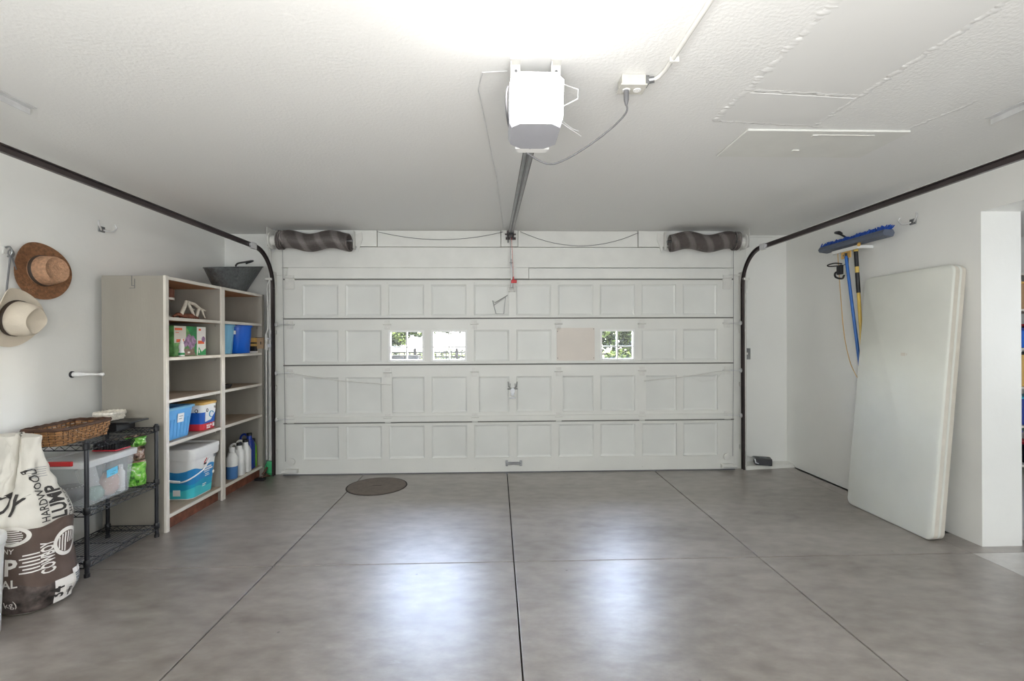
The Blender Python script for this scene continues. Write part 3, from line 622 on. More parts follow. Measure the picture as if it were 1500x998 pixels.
obj('body', MB().box(-.075, .10, -.06, .075, 0, .075, bev=.008), 'black', bb, local=True); obj('lid_label', MB().box(-.02, .05, -.02, .04, .075, .0765), 'greyink', bb, local=True)
obj('side_clip', MB().tube([(-.075, .07, .072), (-.078, -.058, .072), (-.07, -.066, .03), (-.04, -.066, .02)], .006, 6), 'steel', bb, local=True)
solo('angled_strut', MB().tube([(2.775, 5.30, .15), (2.93, 5.36, .085)], .008, 6), 'painted', 'short white rod leaning from the right jamb to the small black box', 'rod')

# manhole cover in the floor
mc = thing('floor_cover', 'round rough concrete cover set in the floor near the garage door', 'cover', (-1.205, 4.815, 0))
obj('disc', MB().lathe([(.285, .0005), (.283, .005), (.27, .006)], (-1.205, 4.815, 0), 40), 'cover', mc)
obj('rim', MB().loft([[(-1.205+r*math.cos(2*PI*k/40), 4.815+r*math.sin(2*PI*k/40), z) for k in range(40)] for r, z in ((.298, .0004), (.297, .003), (.286, .003), (.285, .0004))], False, False), 'joint', mc)
obj('lift_slot', MB().box(-1.25, -1.16, 4.808, 4.818, .006, .0068), 'joint', mc)
# ------------------------------------------------------------------ shelving unit
XF, XBk = -2.51, -2.975
Y0, Y1, YD, ZS = 3.708, 5.235, 4.452, 1.955
un = thing('shelving_unit', 'tall greige painted wooden shelving unit with two bays against the left wall', 'shelves', (-2.74, 4.47, 0))
obj('side_panel', MB().box(XBk, XF-.012, Y0, Y0+.02, 0, ZS), 'shelfpaint', un)
obj('face_edge', MB().box(XF-.02, XF, Y0-.003, Y0+.032, 0, ZS+.002, bev=.002), 'shelfedge', un)
obj('side_panel', MB().box(XBk, XF-.012, YD, YD+.018, 0, ZS), 'shelfpaint', un)
obj('face_edge', MB().box(XF-.012, XF+.004, YD-.02, YD+.035, 0, ZS-.005, bev=.002), 'shelfedge', un)
obj('side_panel', MB().box(XBk, XF, Y1-.02, Y1, 0, ZS), 'shelfpaint', un)
obj('back_panel', MB().box(XBk-.012, XBk, Y0, Y1, 0, ZS), 'shelfpaint', un)
obj('corner_post', MB().box(XF-.05, XF, Y1-.045, Y1-.021, .1, ZS-.02), 'shelfpaint', un)
for a, b in ((Y0+.022, YD-.001), (YD+.019, Y1-.021)):
    for i, z in enumerate((ZS-.012, 1.632, 1.322, .995, .664, .114)):
        top = i == 0
        s_ = obj('shelf_board', MB().box(XBk+.001, XF-.02, a, b, z-.013, z+.009), 'rawwood' if i < 2 else 'shelftop', un)
        obj('front_edge', MB().box(XF-.019, XF-.004, a, b-.01, z-.015, z+.010, bev=.002), 'shelfedge', s_)
        if not top: obj('cleat', MB().box(XBk+.002, XF-.06, b-.016, b-.001, z-.045, z-.015), 'shelfpaint', s_)
    obj('kick_board', MB().box(XF-.06, XF-.045, a, b, .0, .098), 'rust', un)
obj('latch_outline', MB().box(-2.765, -2.76, Y0-.002, Y0, 1.88, ZS).box(-2.765, -2.74, Y0-.002, Y0, 1.876, 1.88).box(-2.743, -2.738, Y0-.002, Y0, 1.86, 1.93).box(-2.78, -2.738, Y0-.002, Y0, 1.858, 1.862), 'cord', un)

# coal scuttle on top
sc = thing('coal_scuttle', 'hammered dark metal coal scuttle on top of the shelving unit', 'bucket', (-2.66, 4.86, ZS+.002))
N = 36; rings = []
for k, u in enumerate((0, .04, .25, .5, .75, .93, 1.0)):
    ring = []
    for j in range(N):
        a = 2*PI*j/N; cy = 4.86+.09*u; ry = .205+.23*u; rx = .11+.075*u
        yy = cy+ry*math.sin(a); zt = .25+.072*math.sin(a)
        ring.append((-2.66+rx*math.cos(a), yy, ZS+.002+u*zt))
    rings.append(ring)
inner = [[(-2.66+(x+2.66)*.965, 4.9+(y-4.9)*.972, z) for x, y, z in r] for r in rings[::-1]]; inner[-1] = [(x, y, z+.006) for x, y, z in inner[-1]]
obj('body', MB().loft(rings+inner), 'scuttle', sc, smooth=50)
obj('rim', MB().tube(rings[-1]+[rings[-1][0]], .006, 6), 'scuttle', sc, smooth=60)
obj('bail_handle', MB().tube(cr_curve([(-2.50, 4.66, 2.175), (-2.495, 4.69, 2.205), (-2.51, 4.85, 2.245), (-2.55, 5.05, 2.29), (-2.62, 5.22, 2.315), (-2.72, 5.28, 2.30)]), .0085, 8), 'black', sc, smooth=60)
obj('handle_ear', MB().lathe([(.02, 0), (.02, .012), (.012, .016)], n=12, T=Matrix.Translation((-2.515, 4.70, 2.06)) @ Matrix.Rotation(PI/2, 4, 'Y')), 'scuttle', sc)

Z2, Z3, Z4, Z5, Z6 = 1.6425, 1.3325, 1.0055, .6745, .1245       # shelf tops (1.632+.010 ...)
# top shelf, near bay
lam = thing('lantern', 'pale canister with a brown cap at the near end of the top shelf', 'lantern', (-2.74, 3.99, Z2))
obj('body', MB().lathe([(.06, 0), (.062, .02), (.05, .03), (.05, .14), (.06, .15)], (-2.74, 3.99, Z2), 18), 'greybox', lam, smooth=40)
obj('cap', MB().lathe([(.085, 0), (.09, .02), (.09, .09), (.05, .11)], (-2.74, 3.99, Z2+.151), 18), 'rust', lam, smooth=40); obj('band', MB().lathe([(.0905, 0), (.0905, .018)], (-2.74, 3.99, Z2+.153), 18, cap0=False, cap1=False), 'shelfedge', lam)
an = MB(); zb = Z2
an.tube([(-2.60, 4.02, zb+.03), (-2.60, 4.07, zb+.11), (-2.61, 4.10, zb+.15)], [.016, .014, .012], 8)
an.tube([(-2.61, 4.12, zb+.14), (-2.60, 4.16, zb+.07), (-2.59, 4.185, zb+.012)], [.012, .012, .008], 8)
an.tube([(-2.62, 4.12, zb+.15), (-2.62, 4.22, zb+.135), (-2.62, 4.30, zb+.10), (-2.62, 4.385, zb+.085)], [.012, .014, .013, .006], 8)
an.tube([(-2.62, 4.29, zb+.10), (-2.61, 4.25, zb+.05), (-2.60, 4.215, zb+.012)], [.013, .014, .008], 8)
an.tube([(-2.62, 4.33, zb+.09), (-2.61, 4.335, zb+.05), (-2.60, 4.345, zb+.02)], [.01, .008, .004], 8)
an.tube([(-2.63, 4.17, zb+.13), (-2.62, 4.19, zb+.09), (-2.62, 4.22, zb+.085)], [.009, .008, .005], 8)
solo('antler_sculpture', an, 'bone', 'pale branched antlers standing on the top shelf of the near bay', 'antlers', smooth=60)
tw = MB()
for k in range(7): tw.tube([(-2.62+.02*random.random(), 3.93+.03*k, Z2+.012+.012*(k % 3)), (-2.60, 3.97+.03*k, Z2+.03+.01*random.random()), (-2.58, 4.04+.03*k, Z2+.010)], [.010, .013, .006], 7)
solo('root_bundle', tw, 'rust', 'reddish brown twisted roots lying before the antlers on the top shelf', 'roots', smooth=60)

# second shelf: plant food box and little white bottle
pb = thing('plant_food_box', 'green printed carton with a purple flower on the second shelf', 'box', (-2.70, 4.09, Z3))
bx0, bx1, by0, by1, bh = -2.82, -2.60, 3.93, 4.355, .25
obj('carton', MB().box(bx0, bx1, by0, by1, Z3, Z3+bh, bev=.002), 'leafprint', pb)
e = .0012; F = bx1+e     # front face towards +X, and the narrow end panel is printed on the far strip of it
def fx(y0, y1, z0, z1): return MB().box(F-.001, F, y0, y1, Z3+z0, Z3+z1)
obj('print_white', fx(4.225, 4.35, .0, .248), 'paper', pb); obj('print_grey', fx(by0+.003, 4.08, .11, .248), 'shelfedge', pb)
obj('print_green', MB().loft([[(F+q, 4.08, Z3+.248), (F+q, 4.222, Z3+.248), (F+q, 4.222, Z3+.002), (F+q, 4.19, Z3+.03), (F+q, 4.20, Z3+.12)] for q in (0, .0006)]), 'greenprint', pb)
obj('print_soil', fx(4.0, 4.20, .004, .06), 'soil', pb)
fl = MB()
for k in range(16):
    a = random.random()*2*PI; r = .055*math.sqrt(random.random()); fl.lathe([(.026, 0), (.02, .0015)], n=9, T=Matrix.Translation((F+.0005+.0002*k, 4.125+r*1.2*math.cos(a), Z3+.105+r*math.sin(a))) @ Matrix.Rotation(PI/2, 4, 'Y'))
obj('print_flower', fl, 'purple', pb)
obj('print_flower', MB().lathe([(.026, 0), (.024, .0012)], n=12, T=Matrix.Translation((F+.0008, 4.315, Z3+.14)) @ Matrix.Rotation(PI/2, 4, 'Y')), 'purple', pb)
obj('print_orange', MB().box(F, F+.001, 3.96, 4.05, Z3+.115, Z3+.14).box(F, F+.001, 4.24, 4.325, Z3+.10, Z3+.128).box(F, F+.001, 4.25, 4.28, Z3+.215, Z3+.232), 'orange', pb)
obj('print_leaf', MB().loft([[(F+q, 4.232, Z3+.002), (F+q, 4.348, Z3+.002), (F+q, 4.348, Z3+.06), (F+q, 4.29, Z3+.03), (F+q, 4.25, Z3+.075)] for q in (.0001, .0007)]), 'greenprint', pb)
fm = lambda yc, zc: (lambda x, y: (F+.0014, yc+x, Z3+zc+y))
obj('print_lines', MB().box(F, F+.001, 3.94, 4.03, Z3+.214, Z3+.232).box(F, F+.001, 3.95, 3.99, Z3+.192, Z3+.197), 'orange', pb)
obj('print_lines', MB().box(F, F+.001, 4.24, 4.30, Z3+.185, Z3+.19).box(F, F+.001, 4.24, 4.29, Z3+.165, Z3+.17).box(F, F+.001, 4.25, 4.262, Z3+.02, Z3+.05).box(F, F+.001, 4.10, 4.13, Z3+.022, Z3+.036), 'paper', pb)
wb = thing('glue_bottle', 'small white squeeze bottle standing before the green carton', 'bottle', (-2.555, 3.955, Z3))
obj('body', MB().lathe([(.018, 0), (.022, .006), (.0215, .03), (.017, .05), (.021, .075), (.018, .098), (.012, .105)], (-2.555, 3.955, Z3), 16), 'white', wb, smooth=50)
obj('label', MB().lathe([(.0224, .012), (.0224, .03)], (-2.555, 3.955, Z3), 16, cap0=False, cap1=False), 'greenprint', wb)
obj('nozzle', MB().lathe([(.014, .105), (.014, .115), (.005, .145)], (-2.555, 3.955, Z3), 12), 'white', wb, smooth=50)
# far bay, second shelf: two buckets, small carton
def bucket(y, r0, r1, hh, m, label, x=-2.66):
    t = thing('bucket', label, 'bucket', (x, y, Z3), group=None); zz = Z3
    prof = [(r0*.96, 0), (r0, .006), (r1, hh-.02), (r1+.006, hh-.018), (r1+.006, hh), (r1-.003, hh), (r0-.004, .01)]
    obj('pail', MB().lathe(prof, (x, y, zz), 32), m, t, smooth=40)
    obj('rim', MB().lathe([(r1+.007, hh-.022), (r1+.011, hh-.02), (r1+.011, hh-.008), (r1+.007, hh-.006)], (x, y, zz), 32, cap0=False, cap1=False), m, t, smooth=40)
    return t
b1 = bucket(4.70, .125, .145, .288, 'paleblue', 'pale blue plastic bucket half hidden behind the divider of the shelving unit', -2.70)
obj('label', MB().box(-2.566, -2.558, 4.74, 4.765, Z3+.19, Z3+.225), 'paper', b1)
bucket(4.995, .112, .128, .285, 'blue', 'bright blue plastic bucket on the second shelf of the far bay', -2.665)
sc_ = thing('small_carton', 'small black and yellow carton beside the bright blue bucket', 'box', (-2.60, 5.165, Z3))
obj('carton', MB().box(-2.64, -2.56, 5.14, 5.19, Z3+.016, Z3+.16, bev=.001), 'black', sc_); obj('base_print', MB().box(-2.642, -2.555, 5.138, 5.192, Z3, Z3+.016), 'paper', sc_)
obj('print', MB().box(-2.641, -2.559, 5.1385, 5.1915, Z3+.11, Z3+.158).box(-2.641, -2.559, 5.139, 5.191, Z3+.07, Z3+.095), 'gold', sc_)
# dark tray on third shelf of the far bay; brown cover box on the end panel
solo('dark_tray', MB().rbox(-2.75, -2.56, 4.49, 4.72, .02, [(Z4, -.01), (Z4+.035, 0), (Z4+.035, -.008), (Z4+.01, -.014)]), 'black', 'shallow black tray on the third shelf behind the divider', 'tray')
ob = thing('outlet_box', 'brown square electrical box with a dark slot on the far end panel of the shelves', 'outlet', (-2.50, 5.17, 1.38))
obj('plate', MB().box(-2.575, -2.495, 5.18, 5.212, 1.375, 1.495, bev=.003), 'brownbox', ob); obj('slot', MB().box(-2.525, -2.515, 5.177, 5.181, 1.42, 1.45), 'ink', ob); obj('top_lip', MB().box(-2.572, -2.50, 5.177, 5.2, 1.49, 1.497), 'ink', ob)
# white leaning strip on the third shelf
solo('white_strip', MB().box(-2.73, -2.70, 3.80, 3.86, Z4, Z4+.29, bev=.003).box(-2.73, -2.66, 3.80, 3.862, Z4+.22, Z4+.235), 'shelfedge', 'narrow pale board standing inside the near bay below the green carton', 'board')

# fourth shelf: blue bin and detergent tub
bn = thing('storage_bin', 'sky blue ribbed plastic bin with a white label on the fourth shelf', 'bin', (-2.68, 3.94, Z5))
mb = MB().rbox(-2.84, -2.575, 3.80, 4.075, .02, [(Z5, 0), (Z5+.24, .022), (Z5+.24, .014), (Z5+.008, -.008)])
obj('body', mb, 'binblue', bn, smooth=30)
for k in range(6):
    yy = 3.825+.042*k; obj('rib', MB().loft([[(-2.5745, yy, Z5+.01), (-2.5745, yy+.018, Z5+.01), (-2.5705, yy+.016, Z5+.01), (-2.5705, yy+.002, Z5+.01)], [(-2.559, yy, Z5+.16), (-2.559, yy+.018, Z5+.16), (-2.555, yy+.016, Z5+.16), (-2.555, yy+.002, Z5+.16)]]), 'binblue', bn)
obj('rim', MB().rbox(-2.84, -2.575, 3.80, 4.075, .02, [(Z5+.236, .024), (Z5+.236, .034), (Z5+.252, .036), (Z5+.256, .03), (Z5+.256, .012)], cap0=False, cap1=False), 'paleblue', bn, smooth=40)
tl = lambda y, z: -2.553+.021*(z-Z5-.23)/.24+.0015
obj('label', MB().loft([[(tl(0, Z5+.13)+q, 3.90, Z5+.13), (tl(0, Z5+.13)+q, 3.975, Z5+.13), (tl(0, Z5+.20)+q, 3.975, Z5+.20), (tl(0, Z5+.20)+q, 3.90, Z5+.20)] for q in (.002, .006)]), 'paper', bn)
obj('label_writing', MB().box(-2.5505, -2.549, 3.915, 3.96, Z5+.175, Z5+.18).box(-2.552, -2.5505, 3.915, 3.95, Z5+.155, Z5+.16), 'greyink', bn)
tb = thing('detergent_tub', 'white blue and red detergent tub with a tan lid on the fourth shelf', 'tub', (-2.64, 4.29, Z5))
lv = [(Z5, -.004), (Z5+.004, 0), (Z5+.06, .003)]; A = (-2.76, -2.56, 4.225, 4.425, .03)
obj('red_band', MB().rbox(*A, lv), 'redprint', tb, smooth=40)
obj('blue_band', MB().rbox(*A, [(Z5+.06, .003), (Z5+.16, .008)], cap0=False, cap1=False), 'blueprint', tb, smooth=40)
obj('body', MB().rbox(*A, [(Z5+.16, .008), (Z5+.225, .011)], cap0=False), 'white', tb, smooth=40)
obj('lid', MB().rbox(*A, [(Z5+.225, .014), (Z5+.243, .016), (Z5+.248, .008), (Z5+.252, -.02)]), 'gold', tb, smooth=40)
obj('splash_print', MB().loft([[(-2.5565+q, 4.265, Z5+.075), (-2.555+q, 4.34, Z5+.085), (-2.553+q, 4.405, Z5+.15), (-2.551+q, 4.40, Z5+.19), (-2.551+q, 4.26, Z5+.2)] for q in (0, .003)]), 'white', tb)
obj('swirl_print', MB().tube([(-2.5485, 4.345+.03*math.cos(a), Z5+.135+.026*math.sin(a)) for a in [.3+4.6*k/12 for k in range(13)]], .004, 5), 'tealprint', tb)
obj('logo_print', MB().tube([(-2.5485, 4.283+.012*math.cos(a), Z5+.175+.014*math.sin(a)) for a in [6.28*k/10 for k in range(11)]], .003, 5).box(-2.5495, -2.548, 4.385, 4.392, Z5+.18, Z5+.2).box(-2.5495, -2.548, 4.398, 4.404, Z5+.18, Z5+.2).tube([(-2.60+.012*math.cos(a), 4.215, Z5+.175+.014*math.sin(a)) for a in [6.28*k/10 for k in range(11)]], .003, 5), 'ink', tb)
obj('band_print', MB().box(-2.559, -2.5565, 4.29, 4.305, Z5+.03, Z5+.045).box(-2.559, -2.5565, 4.315, 4.33, Z5+.03, Z5+.045).box(-2.559, -2.5565, 4.34, 4.36, Z5+.032, Z5+.047).box(-2.5595, -2.557, 4.29, 4.34, Z5+.012, Z5+.024).box(-2.559, -2.5565, 4.375, 4.40, Z5+.02, Z5+.05), 'whiteink', tb)

# bottom shelf: big laundry pail
pl = thing('laundry_pail', 'large white rectangular pail with blue wave print and wire-style handle on the bottom shelf', 'pail', (-2.66, 4.15, Z6))
A = (-2.81, -2.565, 4.085, 4.402, .05)
def band(z0, z1, g0, g1, c0=False, c1=False): return MB().rbox(*A, [(z0, g0), (z1, g1)], n=6, cap0=c0, cap1=c1)
gr = lambda z: .03*(z-Z6)/.4
obj('body', MB().rbox(*A, [(Z6, -.004), (Z6+.33, gr(Z6+.33)), (Z6+.33, gr(Z6+.33)+.012), (Z6+.345, .042), (Z6+.40, .044)], n=6, cap1=False), 'white', pl, smooth=40)
obj('lid', MB().rbox(*A, [(Z6+.395, .046), (Z6+.425, .046), (Z6+.43, .036), (Z6+.415, .022), (Z6+.415, -.02)], n=6, cap0=False), 'white', pl, smooth=35)
# wrapped label with a wavy top
def wrap(zlo, zhi, m, nm, off, x0=0):
    rings = []; r = A[4]
    pts = []
    for cx, cy, a0 in ((A[0]+r, A[2]+r, PI), (A[1]-r, A[2]+r, 1.5*PI), (A[1]-r, A[3]-r, 0)):
        for k in range(9): a = a0+k*PI/2/8; pts.append((cx, cy, a))
    per = [(A[0]+.02, A[2])]
    mb = MB(); lo = []; hi = []
    path = []
    for i in range(13): path.append((A[0]+r+(A[1]-A[0]-2*r)*i/12, A[2], 0, -1))
    for k in range(1, 8): a = 1.5*PI+k*PI/16; path.append((A[1]-r+r*math.cos(a), A[2]+r+r*math.sin(a), math.cos(a), math.sin(a)))
    for i in range(25): path.append((A[1], A[2]+r+(A[3]-A[2]-2*r)*i/24, 1, 0))
    for i, (x, y, nx, ny) in enumerate(path):
        for L, zf in ((lo, zlo), (hi, zhi)):
            z = zf(i/len(path)); gg = gr(z)+off
            g0 = gr(z); kx = (i/12*2-1) if i < 13 else 1; ky = -1 if i < 20 else ((i-20)/24*2-1)
            L.append((x+kx*g0+nx*off, y+ky*g0+ny*off, z))
    mb.loft([lo, hi], False, False, closed=False)
    return obj(nm, mb, m, pl, smooth=60)
wave = lambda b, a, f, ph: (lambda u: b+a*math.sin(f*u*2*PI+ph))
wrap(wave(Z6+.01, 0, 1, 0), wave(Z6+.245, .014, 2.1, 2.6), 'tealprint', 'label', .0015)
wrap(wave(Z6+.135, .01, 1.6, 1), wave(Z6+.243, .014, 2.1, 2.6), 'blueprint', 'label_wave', .0025).data.materials[0] = mat('mid_blue_print', srgb(44, 138, 200), .35, var=.1)
wrap(wave(Z6+.012, 0, 1, 0), wave(Z6+.085, .016, 1.3, 4.0), 'cyanprint', 'label_wave', .003)
X_ = A[1]+.026
lines = MB()
for k, (za, ya, yb) in enumerate(((.285, 4.22, 4.30), (.225, 4.23, 4.33), (.205, 4.23, 4.35), (.19, 4.23, 4.31), (.17, 4.25, 4.30), (.155, 4.25, 4.31), (.09, 4.22, 4.27), (.075, 4.22, 4.26))):
    if k: lines.box(A[1]+gr(Z6+za)+.003, A[1]+gr(Z6+za)+.005, ya, yb, Z6+za, Z6+za+(.012 if k < 3 else .006))
lines.lathe([(.016, 0), (.012, .002)], n=12, T=Matrix.Translation((A[1]+gr(Z6+.16)+.003, 4.37, Z6+.165)) @ Matrix.Rotation(PI/2, 4, 'Y'))
obj('label_lines', lines, 'whiteink', pl)
lg = MB()
for k in range(3): lg.box(A[1]+gr(Z6+.28)+.002, A[1]+gr(Z6+.28)+.004, 4.225+.014*k, 4.235+.014*k, Z6+.275+.012*k, Z6+.29+.012*k)
obj('logo_print', lg, 'redprint', pl); obj('logo_print', MB().box(A[1]+gr(Z6+.28)+.002, A[1]+gr(Z6+.28)+.004, 4.22, 4.255, Z6+.262, Z6+.275), 'ink', pl)
obj('side_print', MB().box(A[1]+.026, A[1]+.028, 4.36, 4.37, Z6+.30, Z6+.325).box(A[1]+.026, A[1]+.028, 4.38, 4.39, Z6+.30, Z6+.325), 'greyink', pl)
obj('patch_label', MB().box(-2.71, -2.65, A[2]-.009, A[2]-.005, Z6+.035, Z6+.085), 'paper', pl)
obj('bail_handle', MB().tube(cr_curve([(A[0]+.02, A[2]-.05, Z6+.31), (-2.80, A[2]-.055, Z6+.22), (-2.72, A[2]-.06, Z6+.175), (-2.62, A[2]-.06, Z6+.165), (-2.555, A[2]-.03, Z6+.185), (-2.53, 4.20, Z6+.23), (-2.525, 4.27, Z6+.31)]), .006, 8), 'white', pl, smooth=60)
obj('hand_grip', MB().tube([(-2.76, A[2]-.058, Z6+.20), (-2.72, A[2]-.06, Z6+.178), (-2.62, A[2]-.06, Z6+.167)], .010, 8), 'white', pl, smooth=60)

# bottom shelf, far bay: bottles and jugs
def bottle(x, y, prof, m, label, n=18, cap=None, capm='white', sx=1, sy=1, name='bottle'):
    t = thing(name, label, 'bottle', (x, y, Z6))
    obj('body', MB().lathe(prof, (x, y, Z6), n, sx, sy), m, t, smooth=50)
    if cap: obj('cap', MB().lathe(cap, (x, y, Z6), 14), capm, t, smooth=40)
    return t
lb = bottle(-2.575, 4.72, [(.05, .12), (.05, .20), (.03, .245), (.022, .25), (.022, .262)], 'white', 'translucent white bottle with blue liquid in its lower half on the bottom shelf', cap=[(.026, .262), (.026, .30), (.024, .302)])
obj('liquid', MB().lathe([(.046, 0), (.05, .006), (.05, .12)], (-2.575, 4.72, Z6), 18), 'liquid', lb, smooth=50)
def jug(y, m, label, hh=.30, w=.05, d=.075, x=-2.63, capm='black', side=1, name='jug'):
    t = thing(name, label, 'jug', (x, y, Z6))
    obj('body', MB().rbox(x-d, x+d, y-w, y+w, .025, [(Z6, -.004), (Z6+.006, 0), (Z6+hh*.66, 0), (Z6+hh*.80, -.012)]), m, t, smooth=45)
    obj('neck', MB().lathe([(.03, hh*.79), (.024, hh*.9), (.024, hh*.93)], (x+.03*side, y, Z6), 14), m, t, smooth=45)
    obj('cap', MB().lathe([(.027, hh*.93), (.027, hh), (.024, hh+.003)], (x+.03*side, y, Z6), 14), capm, t, smooth=40)
    obj('handle', MB().tube(cr_curve([(x+.02*side, y, Z6+hh*.9), (x-.02*side, y, Z6+hh*.97), (x-.055*side, y, Z6+hh*.9), (x-.06*side, y, Z6+hh*.72)]), .011, 8), m, t, smooth=60)
    return t
jug(4.845, 'white', 'white plastic jug next to the half-full clear bottle on the bottom shelf', hh=.315, w=.042, x=-2.60)
jug(4.96, 'white', 'white plastic jug beside the tall navy jug on the bottom shelf', hh=.325, w=.045, x=-2.60)
jug(5.075, 'navy', 'tall navy blue jug with a black cap on the bottom shelf', hh=.37, w=.052, x=-2.62)
bottle(-2.60, 5.17, [(.030, 0), (.036, .008), (.036, .12), (.032, .13), (.036, .145), (.034, .215), (.018, .25), (.018, .262)], 'lime', 'lime green waisted bottle at the far end of the bottom shelf', cap=[(.021, .262), (.021, .295), (.018, .297)], capm='black')

# green plastic box, black block and twig on the floor by the left jamb
gb = thing('green_box', 'translucent green plastic box on the floor by the left door jamb', 'box', (-2.49, 5.25, 0))
obj('tray', MB().rbox(-2.575, -2.418, 5.237, 5.276, .01, [(.003, 0), (.03, .002)]), 'mint', gb); obj('box', MB().box(-2.49, -2.42, 5.238, 5.275, .031, .155, bev=.004), 'mint', gb); obj('wedge', MB().loft([[(-2.565, yy, .031), (-2.495, yy, .031), (-2.495, yy, .14), (-2.51, yy, .085), (-2.555, yy, .075)] for yy in (5.24, 5.274)]), 'mint', gb)
solo('black_block', MB().box(-2.53, -2.43, 5.05, 5.10, .0, .022, bev=.004), 'black', 'flat black rubber block on the floor in front of the far bay', 'block')
tg = MB().tube([(-2.495, 5.15, .035), (-2.47, 5.17, .07), (-2.47, 5.20, .10)], .012, 7).tube([(-2.48, 5.16, .05), (-2.49, 5.19, .05), (-2.46, 5.20, .012)], .011, 7).tube([(-2.5, 5.14, .012), (-2.46, 5.16, .02), (-2.44, 5.2, .012)], .010, 7)
solo('wood_scraps', tg, 'wickerdark', 'dark broken wood scraps lying beside the green plastic box', 'scraps', smooth=60)
# conduits on the left jamb
solo('jamb_conduit', MB().tube(cr_curve([(-2.445, 5.245, .18), (-2.452, 5.245, 1.0), (-2.452, 5.245, 2.05), (-2.45, 5.25, 2.38), (-2.46, 5.27, 2.64)]), .012, 9), 'painted', 'outer white conduit rising beside the shelves to the ceiling left of the door track', 'pipe', smooth=60)
c2 = thing('outlet_conduit', 'inner white conduit with a coupling fixed on the left door jamb', 'pipe', (-2.49, 5.245, .2))
obj('pipe', MB().tube(cr_curve([(-2.492, 5.245, .18), (-2.492, 5.245, 1.3), (-2.488, 5.245, 1.52), (-2.47, 5.24, 1.65), (-2.475, 5.24, 2.05), (-2.43, 5.24, 2.12)]), .009, 9), 'painted', c2, smooth=60)
obj('coupling', MB().lathe([(.020, 0), (.022, .01), (.022, .05), (.016, .06), (.016, .16), (.011, .18)], (-2.491, 5.245, 1.36), 12), 'painted', c2, smooth=40)
obj('clamp', MB().box(-2.515, -2.43, 5.232, 5.236, 1.385, 1.425, bev=.002).box(-2.515, -2.43, 5.232, 5.236, 1.47, 1.49, bev=.002), 'whitesteel', c2)
solo('right_conduit', MB().tube(cr_curve([(2.786, 5.27, .04), (2.78, 5.27, .6), (2.786, 5.27, 1.4), (2.786, 5.27, 1.99)]), .010, 8), 'painted', 'thin white conduit climbing the right door jamb behind the track', 'pipe', smooth=60)

# ------------------------------------------------------------------ wire rack
rk = thing('wire_rack', 'small black three-tier wire rack beside the shelving unit', 'rack', (-2.71, 3.33, 0))
RX0, RX1, RY0, RY1 = -2.89, -2.535, 3.03, 3.635
for x in (RX0, RX1):
    for y in (RY0, RY1):
        p = obj('post', MB().lathe([(.011, .02), (.0125, .03), (.0125, .835), (.009, .842)], (x, y, 0), 12), 'blackmetal', rk, smooth=40)
        obj('foot', MB().lathe([(.016, 0), (.016, .02), (.010, .026)], (x, y, 0), 12), 'black', p)
        obj('collar', MB().lathe([(.0135, 0), (.019, .006), (.019, .04), (.0135, .046)], (x, y, .785), 12), 'black', p, smooth=40)
        for z in (.385, .06): obj('collar', MB().lathe([(.0135, 0), (.018, .006), (.018, .04), (.0135, .046)], (x, y, z), 12), 'black', p, smooth=40)
RZ = (.818, .408, .09)
for z in RZ:
    mb = MB()
    for zz in (z-.004, z-.036): mb.tube([(RX0, RY0, zz), (RX1, RY0, zz)], .0035, 6).tube([(RX0, RY1, zz), (RX1, RY1, zz)], .0035, 6).tube([(RX0, RY0, zz), (RX0, RY1, zz)], .0035, 6).tube([(RX1, RY0, zz), (RX1, RY1, zz)], .0035, 6)
    sh = obj('rack_shelf', mb, 'blackmetal', rk, smooth=60)
    zg = MB()
    for (ax, ay), (bx, by) in (((RX0, RY0), (RX1, RY0)), ((RX0, RY1), (RX1, RY1)), ((RX0, RY0), (RX0, RY1)), ((RX1, RY0), (RX1, RY1))):
        n = int(math.hypot(bx-ax, by-ay)/.032)
        zg.tube([(ax+(bx-ax)*i/n, ay+(by-ay)*i/n, z-.007-(.026 if i % 2 else 0)) for i in range(n+1)], .0025, 5)
    obj('zigzag_truss', zg, 'blackmetal', sh, smooth=60)
    ws = MB()
    for k in range(13): x = RX0+(RX1-RX0)*(k+.5)/13; ws.tube([(x, RY0, z-.001), (x, RY1, z-.001)], .0019, 5)
    for k in range(3): y = RY0+(RY1-RY0)*(k+.5)/3; ws.tube([(RX0, y, z-.005), (RX1, y, z-.005)], .0025, 5)
    obj('deck_wires', ws, 'blackmetal', sh, kind='stuff')

